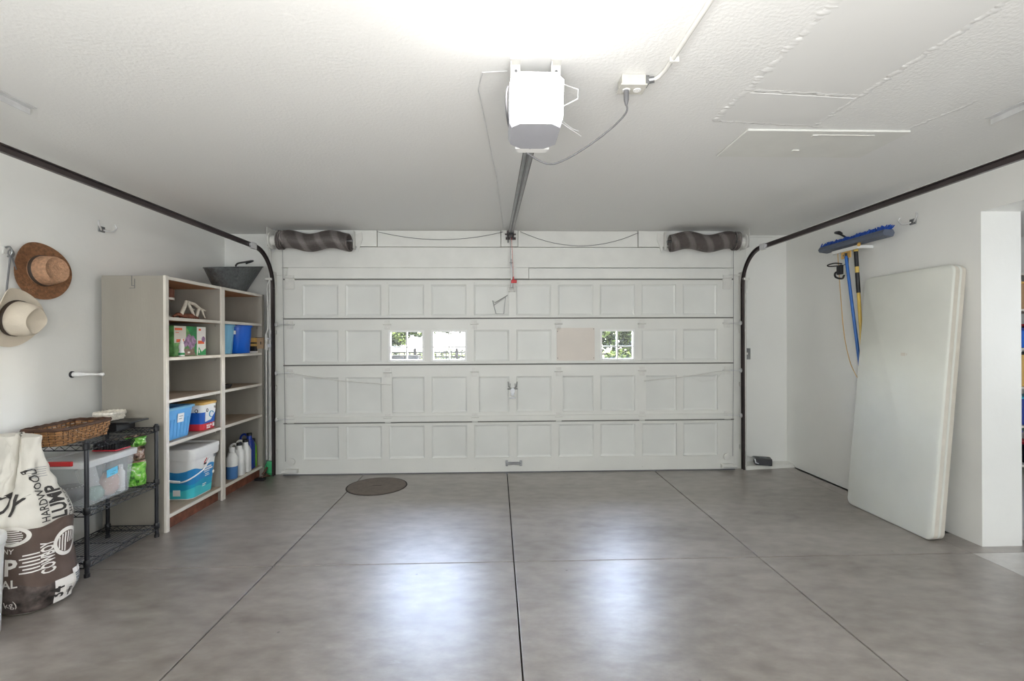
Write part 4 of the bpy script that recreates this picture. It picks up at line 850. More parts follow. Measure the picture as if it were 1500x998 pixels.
# wicker basket
def wicker(name, label, cx, cy, hx, hy, hh, flare, z, rot, m, rows, nst, mrim, grp=None):
    t = thing(name, label, 'basket', (cx, cy, z), rz=rot)
    def rect(u, sx, sy, r=.03):       # point on rounded rectangle by perimeter fraction
        P = []
        for ccx, ccy, a0 in ((sx-r, sy-r, 0), (-sx+r, sy-r, PI/2), (-sx+r, -sy+r, PI), (sx-r, -sy+r, 1.5*PI)):
            for k in range(5): a = a0+k*PI/8; P.append(Vector((ccx+r*math.cos(a), ccy+r*math.sin(a), 0)))
        P.append(P[0]); L = [0]
        for i in range(len(P)-1): L.append(L[-1]+(P[i+1]-P[i]).length)
        d = (u % 1)*L[-1]
        for i in range(len(P)-1):
            if d <= L[i+1]: f = (d-L[i])/max(1e-9, L[i+1]-L[i]); q = P[i].lerp(P[i+1], f); tn = (P[i+1]-P[i]).normalized(); return q, Vector((tn.y, -tn.x, 0))
        return P[0], Vector((1, 0, 0))
    wv = MB(); n = nst*6
    for r in range(rows):
        f = (r+.5)/rows; sx, sy = hx+flare*f, hy+flare*f; pts = []
        for i in range(n+1):
            u = i/n; q, nn = rect(u, sx, sy); o = .006*math.cos(u*nst*PI+PI*(r % 2)); pts.append(q+nn*o+Vector((0, 0, hh*f)))
        hb = hh/rows*.43
        rings = [[p+Vector((0, 0, hb)), p+Vector((0, 0, hb))*.0+(p-Vector((0, 0, p.z))).normalized()*.003, p-Vector((0, 0, hb)), p-(p-Vector((0, 0, p.z))).normalized()*.002] for p in pts]
        wv.loft(rings, False, False)
    o_ = obj('weave', wv, m, t, smooth=60, local=True); o_['kind'] = 'stuff'
    st = MB()
    for k in range(nst):
        q0, n0 = rect((k+.5)/nst, hx, hy); q1, n1 = rect((k+.5)/nst, hx+flare, hy+flare)
        st.tube([q0+Vector((0, 0, .004)), q1+Vector((0, 0, hh))], .003, 5)
    o_ = obj('stakes', st, mrim, t, local=True); o_['kind'] = 'stuff'
    rm = MB(); pts = [rect(i/64, hx+flare*1.05, hy+flare*1.05)[0]+Vector((0, 0, hh+.004+.002*math.sin(i*1.9))) for i in range(65)]
    rm.tube(pts, .0085, 7); rm.tube([p+Vector((0, 0, .008)) for p in pts], .006, 6)
    obj('rim', rm, mrim, t, smooth=60, local=True)
    obj('base', MB().rbox(-hx, hx, -hy, hy, .03, [(.002, 0), (.008, 0)]), m, t, local=True)
    return t
wicker('wicker_basket', 'long brown wicker basket on top of the black wire rack', -2.755, 3.165, .095, .205, .095, .018, RZ[0]+.002, .10, 'wicker', 6, 34, 'wickerdark')
wicker('white_basket', 'small white woven basket behind the brown wicker basket', -2.80, 3.545, .055, .075, .045, .008, RZ[0]+.072, 0, 'wickerlight', 4, 24, 'wickerlight')
kb = thing('black_tray_box', 'black metal box with an overhanging lid at the far end of the rack top', 'box', (-2.78, 3.54, RZ[0]))
obj('box', MB().box(-2.875, -2.68, 3.45, 3.625, RZ[0]+.003, RZ[0]+.055, bev=.003), 'black', kb); obj('lid', MB().box(-2.885, -2.585, 3.44, 3.63, RZ[0]+.058, RZ[0]+.068, bev=.002), 'black', kb); obj('lid_lip', MB().box(-2.86, -2.70, 3.46, 3.62, RZ[0]+.054, RZ[0]+.059), 'black', kb)

# clear storage bin on the middle tier
zb = RZ[1]+.003
cb = thing('clear_storage_bin', 'clear plastic storage bin with a frosted lid and red clasp on the wire rack', 'bin', (-2.715, 3.25, zb))
A = (-2.86, -2.575, 3.065, 3.465, .03)
obj('tub', MB().rbox(*A, [(zb, -.012), (zb+.263, .012), (zb+.263, .008), (zb+.006, -.016)], n=5), 'clear', cb, smooth=40)
obj('rim', MB().rbox(*A, [(zb+.253, .013), (zb+.253, .022), (zb+.268, .022), (zb+.268, .013)], n=5, cap0=False, cap1=False), 'cleartop', cb)
obj('lid', MB().rbox(*A, [(zb+.268, .024), (zb+.290, .024), (zb+.294, .016), (zb+.286, .002), (zb+.290, -.05)], n=5), 'cleartop', cb, smooth=30)
obj('clasp', MB().box(-2.785, -2.625, A[2]-.036, A[2]-.020, zb+.272, zb+.302, bev=.005), 'red', cb, label='red clasp handle')
obj('label', MB().loft([[(-2.561+q+.004, 3.21, zb+.15), (-2.561+q+.004, 3.30, zb+.16), (-2.557+q+.004, 3.295, zb+.21), (-2.557+q+.004, 3.205, zb+.20)] for q in (0, .001)]), 'bluelabel', cb, label='blue paper label with dark handwriting')
hw = MB(); rr_ = random.Random(5)
for k in range(7): y = 3.222+.009*k; hw.tube([(-2.5545, y, zb+.178+rr_.uniform(0, .006)), (-2.5545, y+.004, zb+.188+rr_.uniform(0, .006)), (-2.5545, y+.008, zb+.178+rr_.uniform(0, .006))], .0012, 4)
for k in range(4): y = 3.235+.009*k; hw.tube([(-2.5555, y, zb+.162+rr_.uniform(0, .004)), (-2.5555, y+.006, zb+.171), (-2.5555, y+.008, zb+.163)], .0012, 4)
obj('label_writing', hw, 'ink', cb)
# what shows through its side
pk = thing('dark_pouch', 'dark oval cloth bundle inside the clear bin near the red clasp', 'pouch', (-2.72, 3.15, zb+.007))
obj('bundle', MB().lathe([(.03, .0), (.08, .03), (.093, .07), (.08, .10), (.04, .115)], (-2.752, 3.165, zb+.007), 20, 1, .85), 'charcoalgrey', pk, smooth=60)
obj('pleats', MB().loft([[(-2.752+.072*math.cos(a)*f, 3.165+.062*math.sin(a)*f, zb+.107+.006*(k % 2)) for k, a in enumerate([2*PI*j/40 for j in range(40)])] for f in (1, .45)]), 'paper', pk)
pp = thing('paper_stack', 'stack of white papers leaning inside the clear bin', 'paper', (-2.75, 3.35, zb+.007))
for k in range(4): obj('sheet', MB().box(-.004, 0, -.055, .055, 0, .19, T=Matrix.Translation((-2.74-.012*k, 3.345+.004*k, zb+.012)) @ Matrix.Rotation(.16+.03*k, 4, 'X') @ Matrix.Rotation(-.12, 4, 'Y')), 'paper', pp)
solo('green_cloth', MB().lathe([(.02, 0), (.045, .02), (.048, .05), (.03, .085), (.012, .09)], (-2.632, 3.215, zb+.007), 18, .9, 1), 'sage', 'pale green crumpled cloth at the bottom of the clear bin', 'cloth', smooth=60)
solo('pink_cloth', MB().lathe([(.03, 0), (.06, .03), (.06, .10), (.035, .15), (.01, .155)], (-2.642, 3.338, zb+.007), 16, .8, 1), 'pink', 'pale pink folded cloth behind the papers in the clear bin', 'cloth', smooth=60)
wbt = thing('white_bottle', 'white bottle upright at the far end inside the clear bin', 'bottle', (-2.622, 3.412, zb+.007))
obj('body', MB().lathe([(.022, 0), (.024, .005), (.024, .13), (.012, .15)], (-2.622, 3.412, zb+.007), 14), 'white', wbt, smooth=50); obj('cap', MB().lathe([(.013, .15), (.013, .18)], (-2.622, 3.412, zb+.007), 12), 'white', wbt)
# on the lid: black grill basket; beyond it three foil pouches
zl = zb+.295
gb_ = thing('grill_basket', 'black slatted grill basket with a red base lying on the clear bin lid', 'basket', (-2.66, 3.44, zl))
obj('base', MB().box(-2.76, -2.60, 3.34, 3.475, zl, zl+.008, bev=.002), 'redprint', gb_)
for k in range(9): obj('slat', MB().box(-2.755+.018*k, -2.743+.018*k, 3.345, 3.47, zl+.008, zl+.05, bev=.002), 'black', gb_)
gm = MB()
for k in range(7): gm.tube([(-2.59, 3.36+.018*k, zl+.016), (-2.575, 3.368+.018*k, zl+.05), (-2.60, 3.376+.018*k, zl+.058)], .004, 6)
obj('teeth', gm, 'black', gb_)
def pouch(x, y, z, wd, hh, th, m, label, rz, tilt=0):
    Tm = Matrix.Translation((x, y, z)) @ Matrix.Rotation(rz, 4, 'Z') @ Matrix.Rotation(tilt, 4, 'X')
    t = thing('snack_pouch', label, 'pouch', T=Tm); rings = []
    for i in range(9):
        v = i/8; tk = th*math.sin(PI*min(1, v*.9+.1))**.7 if i < 8 else .002
        rings.append([(wd*.5*math.cos(a)*(1+.05*math.sin(9*v+3*a)), tk*math.sin(a)*(1+.25*math.sin(7*a+11*v)), hh*v) for a in [2*PI*k/18 for k in range(18)]])
    obj('bag', MB().loft(rings), m, t, smooth=60, local=True)
    obj('crimp', MB().box(-wd*.48, wd*.48, -.002, .002, hh, hh+.012), 'foilbrown', t, local=True)
    return t
pouch(-2.615, 3.55, zb, .11, .165, .035, 'foilgreen', 'green printed foil pouch standing at the far end of the middle tier', .9)
pouch(-2.63, 3.555, zb+.182, .11, .088, .04, 'foilbrown', 'brown and white foil pouch squeezed between two green pouches', .8, .1)
pouch(-2.625, 3.545, zb+.285, .13, .07, .045, 'foilgreen', 'crumpled green foil pouch pushed up under the rack top', .9, .15)

# ------------------------------------------------------------------ charcoal bag
bx, by, ang = -2.668, 2.765, -PI/12       # local x = gusset normal, local y = along gusset
bagT = Matrix.Translation((bx, by, 0)) @ Matrix.Rotation(ang, 4, 'Z')
bag = thing('charcoal_bag', 'large half-brown paper charcoal bag standing on the floor at the left edge', 'bag', T=bagT)
SEC = [(0, .205, .125), (.02, .235, .15), (.10, .250, .165), (.30, .245, .165), (.48, .235, .158), (.58, .215, .135), (.67, .180, .09), (.74, .150, .055), (.82, .145, .036), (.93, .160, .022)]
def ab(z):
    for (z0, a0, b0), (z1, a1, b1) in zip(SEC, SEC[1:]):
        if z <= z1: t = (z-z0)/(z1-z0); t = t*t*(3-2*t); return a0+(a1-a0)*t, b0+(b1-b0)*t
    return SEC[-1][1:]
NE = 3.0
def wr_(a, z):
    k = min(1, z/.1)*(1+2.2*max(0, (z-.5)/.4))
    return .010*k*(noise.noise((math.cos(a)*2.2, math.sin(a)*2.2, z*5))*1.6+noise.noise((math.cos(a)*5, math.sin(a)*5, z*11+4))*.7)
def bpt(a, z, off=0):
    A_, B_ = ab(z); c, s = math.cos(a), math.sin(a)
    r = (abs(c/A_)**NE+abs(s/B_)**NE)**(-1/NE); 
    pin = .065*math.exp(-((a+.95)/.16)**2)*max(0, min(1, (z-.42)/.25)) if -PI < a < PI else 0
    r = r+wr_(a, z)-pin+off
    return Vector((r*c, r*s, z+.014*max(0, z-.75)/.2*math.sin(a*3)))
NA, NZ = 96, 64
def bag_band(lo, hi, off, nz, a0=-PI, a1=PI, n=NA, closed=True):
    rings = []
    for i in range(nz+1):
        row = []
        for j in range(n if closed else n+1):
            a = a0+(a1-a0)*j/n; z0_, z1_ = lo(a), hi(a); row.append(bpt(a, z0_+(z1_-z0_)*i/nz, off))
        rings.append(row)
    return MB().loft(rings, off == 0, off == 0, closed=closed)
M['paperbag'] = mat('cream_bag_paper', srgb(208, 204, 195), .6, var=.06, scale=5, bump=.4, bscale=18)
M['brownbag'] = mat('brown_bag_print', srgb(92, 76, 68), .5, var=.1, scale=6, bump=.3, bscale=18)
M['coals'] = mat('coal_print', srgb(84, 74, 70), .5, var=.75, scale=22)
obj('sack', bag_band(lambda a: 0, lambda a: .93, 0, NZ), 'paperbag', bag, smooth=60, local=True)
top = lambda a: .405+.07*math.cos(a-.35)+.008*math.sin(9*a)
obj('brown_print', bag_band(lambda a: .004, top, .0015, 30), 'brownbag', bag, smooth=60, local=True)
obj('coal_print', bag_band(lambda a: .006, lambda a: .125+.05*math.cos(a+1.2)+.012*math.sin(7*a), .0028, 12), 'coals', bag, smooth=60, local=True)
def on_gusset(t0, z0, off=.004):       # letters read upwards
    def f(x, y):
        t = t0-y; z = z0+x; A_, B_ = ab(max(0, z)); q = max(-.99, min(.99, t/B_)); xx = A_*(1-abs(q)**NE)**(1/NE)
        return bpt(math.atan2(t, xx), z, off)
    return f
def on_front(t0, z0, off=.004):        # t along local x, towards the gusset
    def f(x, y):
        t = t0+x; z = z0+y; A_, B_ = ab(max(0, z)); q = max(-.99, min(.99, t/A_)); yy = -B_*(1-abs(q)**NE)**(1/NE)
        return bpt(math.atan2(yy, t), z, off)
    return f
def btext(s, size, f, m, **k):
    o = text('lettering', s, size, f, M[m], None, **k); o.parent = bag; o.name = 'lettering'; return o
btext('HARDWOOD', .050, on_gusset(-.018, .475), 'ink', squeeze=.92, bold=.01)
btext('LUMP', .088, on_gusset(.052, .48), 'ink', squeeze=.80, bold=.03)
btext('CHARCOAL', .038, on_gusset(.090, .47), 'ink', squeeze=.95, bold=.01)
btext('COWBOY', .088, on_gusset(.0, .20, .006), 'whiteink', squeeze=.42, bold=.03)
btext('34', .085, on_gusset(.03, .042, .0085), 'ink', squeeze=.8, bold=.02)
btext('lb', .040, on_gusset(.072, .055, .0085), 'ink', squeeze=.9)
def ring_patch(fm, rx, ry, off0, n=36, inner=0.0):
    mb = MB(); R_ = [[fm(rx*f*math.cos(2*PI*k/n), ry*f*math.sin(2*PI*k/n)) for k in range(n)] for f in ((1, max(inner, .001)) if inner else (1, .75, .5, .25, .02))]
    return mb.loft(R_, False, False)
def rect_patch(fm, x0, x1, y0, y1, n=10): return MB().loft([[fm(x0+(x1-x0)*i/n, y) for i in range(n+1)] for y in (y0, (y0+y1)/2, y1)], False, False, closed=False)
def patch_(nm, mb, m):
    o = obj(nm, mb, m, bag, local=True); return o
g1 = on_gusset(.058, .34, .006)
patch_('seal_print', ring_patch(g1, .078, .062, 0), 'whiteink'); g1b = on_gusset(.058, .34, .0072)
patch_('seal_print', ring_patch(g1b, .058, .045, 0), 'brownbag'); g1c = on_gusset(.058, .34, .0084)
st = MB()
for k in range(7): 
    y = -.036+.012*k; hw_ = .054*math.sqrt(max(.05, 1-(y/.045)**2)); x0 = -hw_ if k < 4 else -hw_
    q = rect_patch(g1c, (-hw_ if k > 3 else .0-hw_*.15), hw_, y-.003, y+.003); st.add(q.v, q.f)
patch_('flag_stripes', st, 'whiteink')
patch_('weight_panel', rect_patch(on_gusset(.075, .02, .0065), 0, .125, -.016, .082), 'whiteink')
patch_('code_panel', rect_patch(on_gusset(.125, .05, .0065), 0, .12, -.01, .045), 'whiteink')
cs = MB()
for k in range(9): q = rect_patch(on_gusset(.125, .05, .008), .012+.009*k, .016+.009*k+.002*(k % 3), -.004, .035, 2); cs.add(q.v, q.f)
patch_('code_lines', cs, 'greyink')
# front face
btext('COWBOY', .15, on_front(.165, .53, .005), 'ink', align='RIGHT', shear=.25, squeeze=.75, bold=.02)
btext('COMPANY', .034, on_front(.175, .345, .005), 'whiteink', align='RIGHT', bold=.01)
btext('LUMP', .115, on_front(.188, .235, .005), 'whiteink', align='RIGHT', squeeze=.9, bold=.03)
btext('CHARCOAL', .062, on_front(.19, .165, .005), 'whiteink', align='RIGHT', squeeze=.9, bold=.02)
btext('(15.4 kg)', .05, on_front(.185, .06, .006), 'whiteink', align='RIGHT', squeeze=.9)
g2 = lambda off: (lambda x, y: bpt(-.72+x/.20, .43+y, off))
patch_('seal_print', ring_patch(g2(.0055), .066, .050, 0), 'whiteink'); patch_('seal_print', ring_patch(g2(.0065), .050, .034, 0), 'brownbag')
st = MB()
for k in range(6):
    y = -.028+.011*k; q = rect_patch(g2(.0078), -.040*math.sqrt(1-(y/.037)**2), .040*math.sqrt(1-(y/.037)**2), y-.0028, y+.0028); st.add(q.v, q.f)
patch_('flag_stripes', st, 'whiteink')
sm = MB()
for k in range(6):
    q = rect_patch(lambda x, y, k=k: bpt(-.40+x/.22, .325-.018*k+y, .005), -.03-.012*(k % 2), .03+.012*(k % 2), -.0035, .0035, 4); sm.add(q.v, q.f)
patch_('small_print', sm, 'whiteink')
tp = MB()
for k in range(5):
    q = rect_patch(lambda x, y, k=k: bpt(-.12+x/.2, .76-.012*k+y, .004), -.05, .05, -.0012, .0012, 6); tp.add(q.v, q.f)
patch_('small_print', tp, 'greyink')

# white pail cut by the left edge of the picture
wp = thing('white_pail', 'white lidded plastic pail in front of the charcoal bag at the left edge', 'pail', (-2.577, 2.395, 0))
px_, py_ = -2.577, 2.395
obj('body', MB().lathe([(.112, 0), (.117, .01), (.130, .43), (.135, .435), (.135, .45), (.130, .455)], (px_, py_, 0), 32), 'white', wp, smooth=40)
obj('lid', MB().lathe([(.136, .456), (.140, .46), (.140, .49), (.132, .50), (.11, .502)], (px_, py_, 0), 32), 'white', wp, smooth=40)

# ------------------------------------------------------------------ left wall: hats, hooks, peg
def coat_hook(X, y, z, sg, label):
    t = thing('coat_hook', label, 'hook', (X, y, z), group=None)
    obj('plate', MB().box(min(X, X+sg*.008), max(X, X+sg*.008), y-.03, y+.03, z-.025, z+.02, bev=.003), 'steel', t)
    for d in (-1, 1): obj('prong', MB().tube(cr_curve([(X+sg*.008, y+d*.012, z-.005), (X+sg*.025, y+d*.03, z-.012), (X+sg*.045, y+d*.06, z-.008), (X+sg*.05, y+d*.085, z+.025), (X+sg*.045, y+d*.075, z+.05)]), [.006]*32+[.004], 7), 'whitesteel', t, smooth=60)
    return t
coat_hook(XL, 3.785, 2.325, 1, 'small double metal coat hook high on the left wall above the hats')
coat_hook(XR, 3.76, 2.40, -1, 'small double metal coat hook high on the right wall beside the broom')
hk = thing('hat_hook', 'metal hook with a hanging leather strap on the left wall beside the straw hat', 'hook', (XL, 3.06, 2.03))
obj('plate', MB().box(XL, XL+.008, 3.045, 3.075, 2.00, 2.05, bev=.002), 'painted', hk)
obj('hook', MB().tube(cr_curve([(XL+.008, 3.06, 2.04), (XL+.03, 3.06, 2.045), (XL+.045, 3.06, 2.02), (XL+.04, 3.06, 1.995), (XL+.02, 3.06, 1.985)]), .006, 8), 'steel', hk, smooth=60)
obj('ring', MB().tube([(XL+.04, 3.06+.018*math.cos(a), 2.005+.022*math.sin(a)) for a in [2*PI*k/16 for k in range(17)]], .004, 6), 'cord', hk)
obj('strap', MB().tube([(XL+.04, 3.055, 1.985), (XL+.035, 3.04, 1.8), (XL+.03, 3.03, 1.6)], .005, 6).tube([(XL+.04, 3.065, 1.985), (XL+.03, 3.10, 1.91)], .005, 6), 'cord', hk)
pg = thing('wall_peg', 'white rod on a round black plate sticking out of the left wall', 'peg', (XL, 3.525, 1.22))
Tp = Matrix.Translation((XL, 3.525, 1.22)) @ Matrix.Rotation(PI/2, 4, 'Y')
obj('plate', MB().lathe([(.024, .0), (.024, .006), (.018, .012)], n=18, T=Tp), 'black', pg); obj('rod', MB().lathe([(.017, .012), (.018, .06), (.011, .09), (.007, .20), (.012, .205), (.012, .222), (.006, .226)], n=14, T=Tp), 'white', pg, smooth=50)

def hat(name, label, T, prof, brim, sx, sy, wave, mcrown, mbrim, band=None, pinch=0.0):
    t = thing(name, label, 'hat', T=T); n = 48
    def ring(r, z, w_=0, pz=0):
        out = []
        for k in range(n):
            a = 2*PI*k/n; x, y = r*sx*math.cos(a), r*sy*math.sin(a)
            if pz: x *= 1-pz*math.exp(-((abs(math.sin(a))-.8)/.35)**2)*.5; y *= 1-pz*(.6*max(0, math.cos(a)))
            out.append((x, y, z+w_*(math.cos(2*a+.4)*.8+.3*math.sin(3*a))))
        return out
    br = [ring(r, z, w_) for r, z, w_ in brim]; obj('brim', MB().loft(br+[[(x, y, z-.005) for x, y, z in r] for r in br[::-1]], False, False), mbrim, t, smooth=60, local=True)
    cr = [ring(r, z, 0, pinch*(i/len(prof))) for i, (r, z) in enumerate(prof)]
    obj('crown', MB().loft(cr, False, True), mcrown, t, smooth=60, local=True)
    if band:
        z0, z1, r0, r1, m = band
        obj('band', MB().loft([ring(r0, z0), ring(r0+.003, z0+.002), ring(r1+.003, z1-.002), ring(r1, z1)], False, False), m, t, smooth=60, local=True)
    return t
def axis_T(loc, ax, up=(0, 0, 1)):
    z = Vector(ax).normalized(); x = Vector(up).cross(z).normalized(); y = z.cross(x)
    return Matrix(((x.x, y.x, z.x, loc[0]), (x.y, y.y, z.y, loc[1]), (x.z, y.z, z.z, loc[2]), (0, 0, 0, 1)))
hat('straw_hat', 'brown straw hat with a paler crown hanging upper on the left wall', axis_T((XL+.028, 3.27, 1.925), (1, -.10, .06)),
    [(.098, .004), (.096, .03), (.092, .07), (.086, .105), (.080, .118), (.074, .116), (.066, .106), (.03, .104)], [(.095, .004, 0), (.13, .006, .004), (.165, .010, .012), (.186, .012, .018)], .98, 1.02, .01, 'strawlight', 'straw', band=(.012, .034, .0985, .0965, 'leather'))
hat('felt_hat', 'cream felt hat with a dark band and pinched crown hanging at the left edge', axis_T((XL+.040, 3.07, 1.605), (1, .22, -.16)),
    [(.118, .004), (.118, .03), (.112, .08), (.100, .115), (.088, .125), (.074, .115), (.03, .095)], [(.115, .004, 0), (.145, .004, .006), (.175, .010, .018), (.20, .016, .03)], 1.05, .92, .02, 'felt', 'felt', band=(.006, .028, .120, .120, 'leather'), pinch=.5)

# ------------------------------------------------------------------ right wall: broom, pole, tool rail, tables
rl = thing('tool_rail', 'white wooden tool rail holding the broom and the blue pole on the right wall', 'rail', (3.30, 4.30, 2.30))
obj('rail', MB().box(3.222, 3.247, 4.17, 4.50, 2.262, 2.292, bev=.003), 'white', rl)
for y in (4.185, 4.485): obj('arm', MB().box(3.225, XR-.002, y-.014, y+.014, 2.264, 2.29), 'white', rl)
bt = Vector((3.285, 4.275, 2.31)); bd = (Vector((3.305, 4.195, .95))-bt).normalized()
br = thing('push_broom', 'blue bristled push broom with a yellow handle hanging head up on the right wall', 'broom', (3.24, 4.2, .05))
hz = lambda y: 2.345
obj('head_block', MB().loft([[(3.21, y, 2.312), (3.29, y, 2.302), (3.305, y, 2.332), (3.29, y, 2.36), (3.215, y, 2.36), (3.20, y, 2.336)] for y in (3.865, 3.895, 4.64, 4.66)]), 'broomgrey', br, smooth=30)
bm_ = MB(); rb_ = random.Random(8)
for k in range(260):
    y = 3.87+.785*rb_.random(); x = 3.22+.06*rb_.random(); p0 = Vector((x, y, 2.358)); d = Vector((rb_.uniform(.0, .05), (y-4.2)*.03+rb_.uniform(-.012, .012), rb_.uniform(.03, .045)))
    bm_.tube([p0, p0+d*.6, p0+d], [.006, .0065, .004], 5)
o_ = obj('bristles', bm_, 'bristle', br); o_['kind'] = 'stuff'
L = lambda s: tuple(bt+bd*s)
for nm, s0, s1, r, m in (('socket', -.03, .06, .020, 'yellow'), ('grip', .06, .20, .017, 'black'), ('handle_band', .20, .255, .0165, 'yellow'), ('grip', .255, .44, .017, 'black'), ('handle', .44, 1.37, .0145, 'yellow')):
    obj(nm, MB().tube([L(s0), L(s1)], r, 12), m, br, smooth=40)
obj('bolt', MB().tube([(3.235, 4.165, 2.305), (3.215, 4.145, 2.285)], .014, 8), 'gold', br)
bp = thing('blue_pole', 'slim blue pole hanging beside the broom handle on the right wall', 'pole', (3.24, 4.2, .05))
p0, p1 = Vector((3.225, 4.315, 2.215)), Vector((3.315, 4.225, .95))
obj('shaft', MB().tube([p0, p1], .013, 12), 'polblue', bp, smooth=40); obj('cap', MB().tube([p0+Vector((0, 0, .03)), p0], .010, 10), 'black', bp); obj('tip', MB().lathe([(.012, 0), (.012, .03)], tuple(p1-Vector((0, 0, .028))), 10), 'black', bp)
hng = thing('pole_hanger', 'brass coloured hanger plate screwed under the tool rail', 'hanger', (3.25, 4.33, 2.2))
obj('plate', MB().box(3.242, 3.250, 4.28, 4.40, 2.20, 2.262, bev=.002), 'gold', hng); obj('screw', MB().lathe([(.008, 0), (.006, .005)], n=8, T=Matrix.Translation((3.242, 4.37, 2.23)) @ Matrix.Rotation(-PI/2, 4, 'Y')), 'cord', hng)
cl = thing('strap_clamp', 'black strap with a loose buckle hanging left of the blue pole', 'strap', (3.25, 4.43, 2.1))
obj('loop', MB().tube(cr_curve([(3.25, 4.40, 2.16), (3.23, 4.47, 2.175), (3.22, 4.55, 2.17), (3.23, 4.54, 2.155), (3.245, 4.44, 2.145)]), .006, 7), 'black', cl, smooth=60)
obj('buckle', MB().box(3.23, 3.26, 4.39, 4.45, 2.06, 2.15, bev=.006), 'black', cl); obj('tail', MB().tube(cr_curve([(3.25, 4.42, 2.10), (3.235, 4.47, 2.08), (3.235, 4.46, 2.04), (3.25, 4.40, 2.02), (3.24, 4.36, 2.045)]), .009, 7), 'black', cl, smooth=60)
obj('hook', MB().tube(cr_curve([(3.325, 4.42, 2.40), (3.28, 4.46, 2.45), (3.2, 4.42, 2.455), (3.18, 4.34, 2.445), (3.22, 4.36, 2.435)]), .009, 7).tube([(3.325, 4.42, 2.41), (3.325, 4.42, 2.17), (3.256, 4.42, 2.14)], .004, 6), 'black', cl, smooth=60)
solo('hanging_wire', MB().tube(cr_curve([(3.25, 4.455, 2.27), (3.27, 4.45, 1.9), (3.275, 4.41, 1.5), (3.275, 4.34, 1.25), (3.27, 4.27, 1.14), (3.26, 4.225, 1.10)]), .0032, 6), 'gold', 'long thin brass wire hanging below the tool rail', 'wire', smooth=60)

def table(xb, xt, y0, y1, hh, label, logo=False):
    d = Vector((xt-xb, 0, hh)); L_ = d.length; z = d.normalized(); x = Vector((z.z, 0, -z.x)); y = Vector((0, 1, 0))
    Tm = Matrix(((x.x, y.x, z.x, xb), (x.y, y.y, z.y, y0), (x.z, y.z, z.z, .001), (0, 0, 0, 1)))
    t = thing('folding_table', label, 'table', T=Tm); w_ = y1-y0
    def rr(xo, g, r=.055):
        out = []
        for cy, cz, a0 in ((w_-r, L_-r, 0), (r, L_-r, PI/2), (r, r, PI), (w_-r, r, 1.5*PI)):
            for k in range(7): a = a0+k*PI/12; out.append((xo, cy+(r-g)*math.cos(a), cz+(r-g)*math.sin(a)))
        return out
    obj('tabletop', MB().loft([rr(0, .010), rr(.003, .004), rr(.010, 0), rr(.014, 0)]), 'tablewhite', t, smooth=40, local=True)
    obj('edge_rim', MB().loft([rr(.014, .0005), rr(.046, .003), rr(.049, .008)]), 'tableedge', t, smooth=40, local=True)
    for yy in (.09, w_-.09):
        f = MB().tube([(.044, yy, .16), (.044, yy, L_*.5)], .012, 8)
        obj('folded_leg', f, 'greybox', t, local=True)
    if logo:
        obj('moulded_mark', MB().box(-.0008, .001, w_*.42, w_*.47, 1.32, 1.345).box(-.0008, .001, w_*.40, w_*.41, 1.325, 1.34), 'tableedge', t, local=True)
    return t
table(3.085, 3.262, 3.305, 4.135, 1.985, 'white folding table top leaning in front against the right wall', True)
table(3.139, 3.316, 3.312, 4.142, 1.985, 'white folding table leaning behind the front table against the right wall')

# ------------------------------------------------------------------ side room seen past the pier
ss = thing('utility_shelves', 'open shelves crowded with goods in the side room past the pier', 'shelves', (5.6, 5.0, 0))
for x in (5.0, 6.45):
    for y in (4.75, 5.25): obj('post', MB().box(x-.02, x+.02, y-.02, y+.02, .001, 2.2), 'cord', ss)
for z in (.15, .55, .95, 1.35, 1.75, 2.12): obj('shelf_board', MB().box(4.98, 6.47, 4.73, 5.27, z-.02, z), 'shelfedge', ss)
ck = [('blue', 'bright blue'), ('black', 'black'), ('white', 'white'), ('cardboard', 'brown cardboard'), ('navy', 'navy'), ('redprint', 'red'), ('sage', 'pale green'), ('gold', 'tan'), ('tealprint', 'teal'), ('charcoalgrey', 'grey')]
row = {.15: 'bottom', .55: 'second', .95: 'third', 1.35: 'fourth', 1.75: 'fifth'}
qq = random.Random(2); ci = 0
for z, nm in row.items():
    x = 5.04
    for k in range(3):
        w_ = qq.uniform(.18, .40); hh = qq.uniform(.18, .33); m, nmc = ck[ci % 10]; ci += 1
        t = thing('storage_box', '%s lidded box, %s along the %s shelf of the side room' % (nmc, ('first', 'second', 'third')[k], nm), 'box', (x+w_/2, 4.95, z), group='boxes on the side room shelves')
        obj('box', MB().box(x, x+w_, 4.78, 5.15, z+.001, z+hh, bev=.008), m, t); obj('lid', MB().box(x-.006, x+w_+.006, 4.774, 5.156, z+hh, z+hh+.025, bev=.006), ck[(ci+3) % 10][0], t)
        x += w_+.05

# ------------------------------------------------------------------ outside the door windows
struct('ground', MB().box(-40, 40, 5.76, 70, -.35, -.15), 'lawn')
drv = struct('driveway', MB().box(-2.6, 2.9, 5.76, 9.8, -.2, -.10), 'drive')
def leaves(rnd, n, c, rad, size, fn=None):
    mb = MB()
    for k in range(n):
        while True:
            p = Vector((rnd.uniform(-1, 1), rnd.uniform(-1, 1), rnd.uniform(-1, 1)))
            if p.length < 1: break
        p = Vector((c[0]+p.x*rad[0], c[1]+p.y*rad[1], c[2]+p.z*rad[2])); a = Vector((rnd.uniform(-1, 1), rnd.uniform(-1, 1), rnd.uniform(-.6, .6))).normalized()
        b = a.cross(Vector((rnd.uniform(-1, 1), rnd.uniform(-1, 1), 1))).normalized(); s_ = size*rnd.uniform(.6, 1.3)
        mb.add([p-a*s_, p+b*s_*.42, p+a*s_, p-b*s_*.42], [(0, 1, 2, 3)])
    return mb
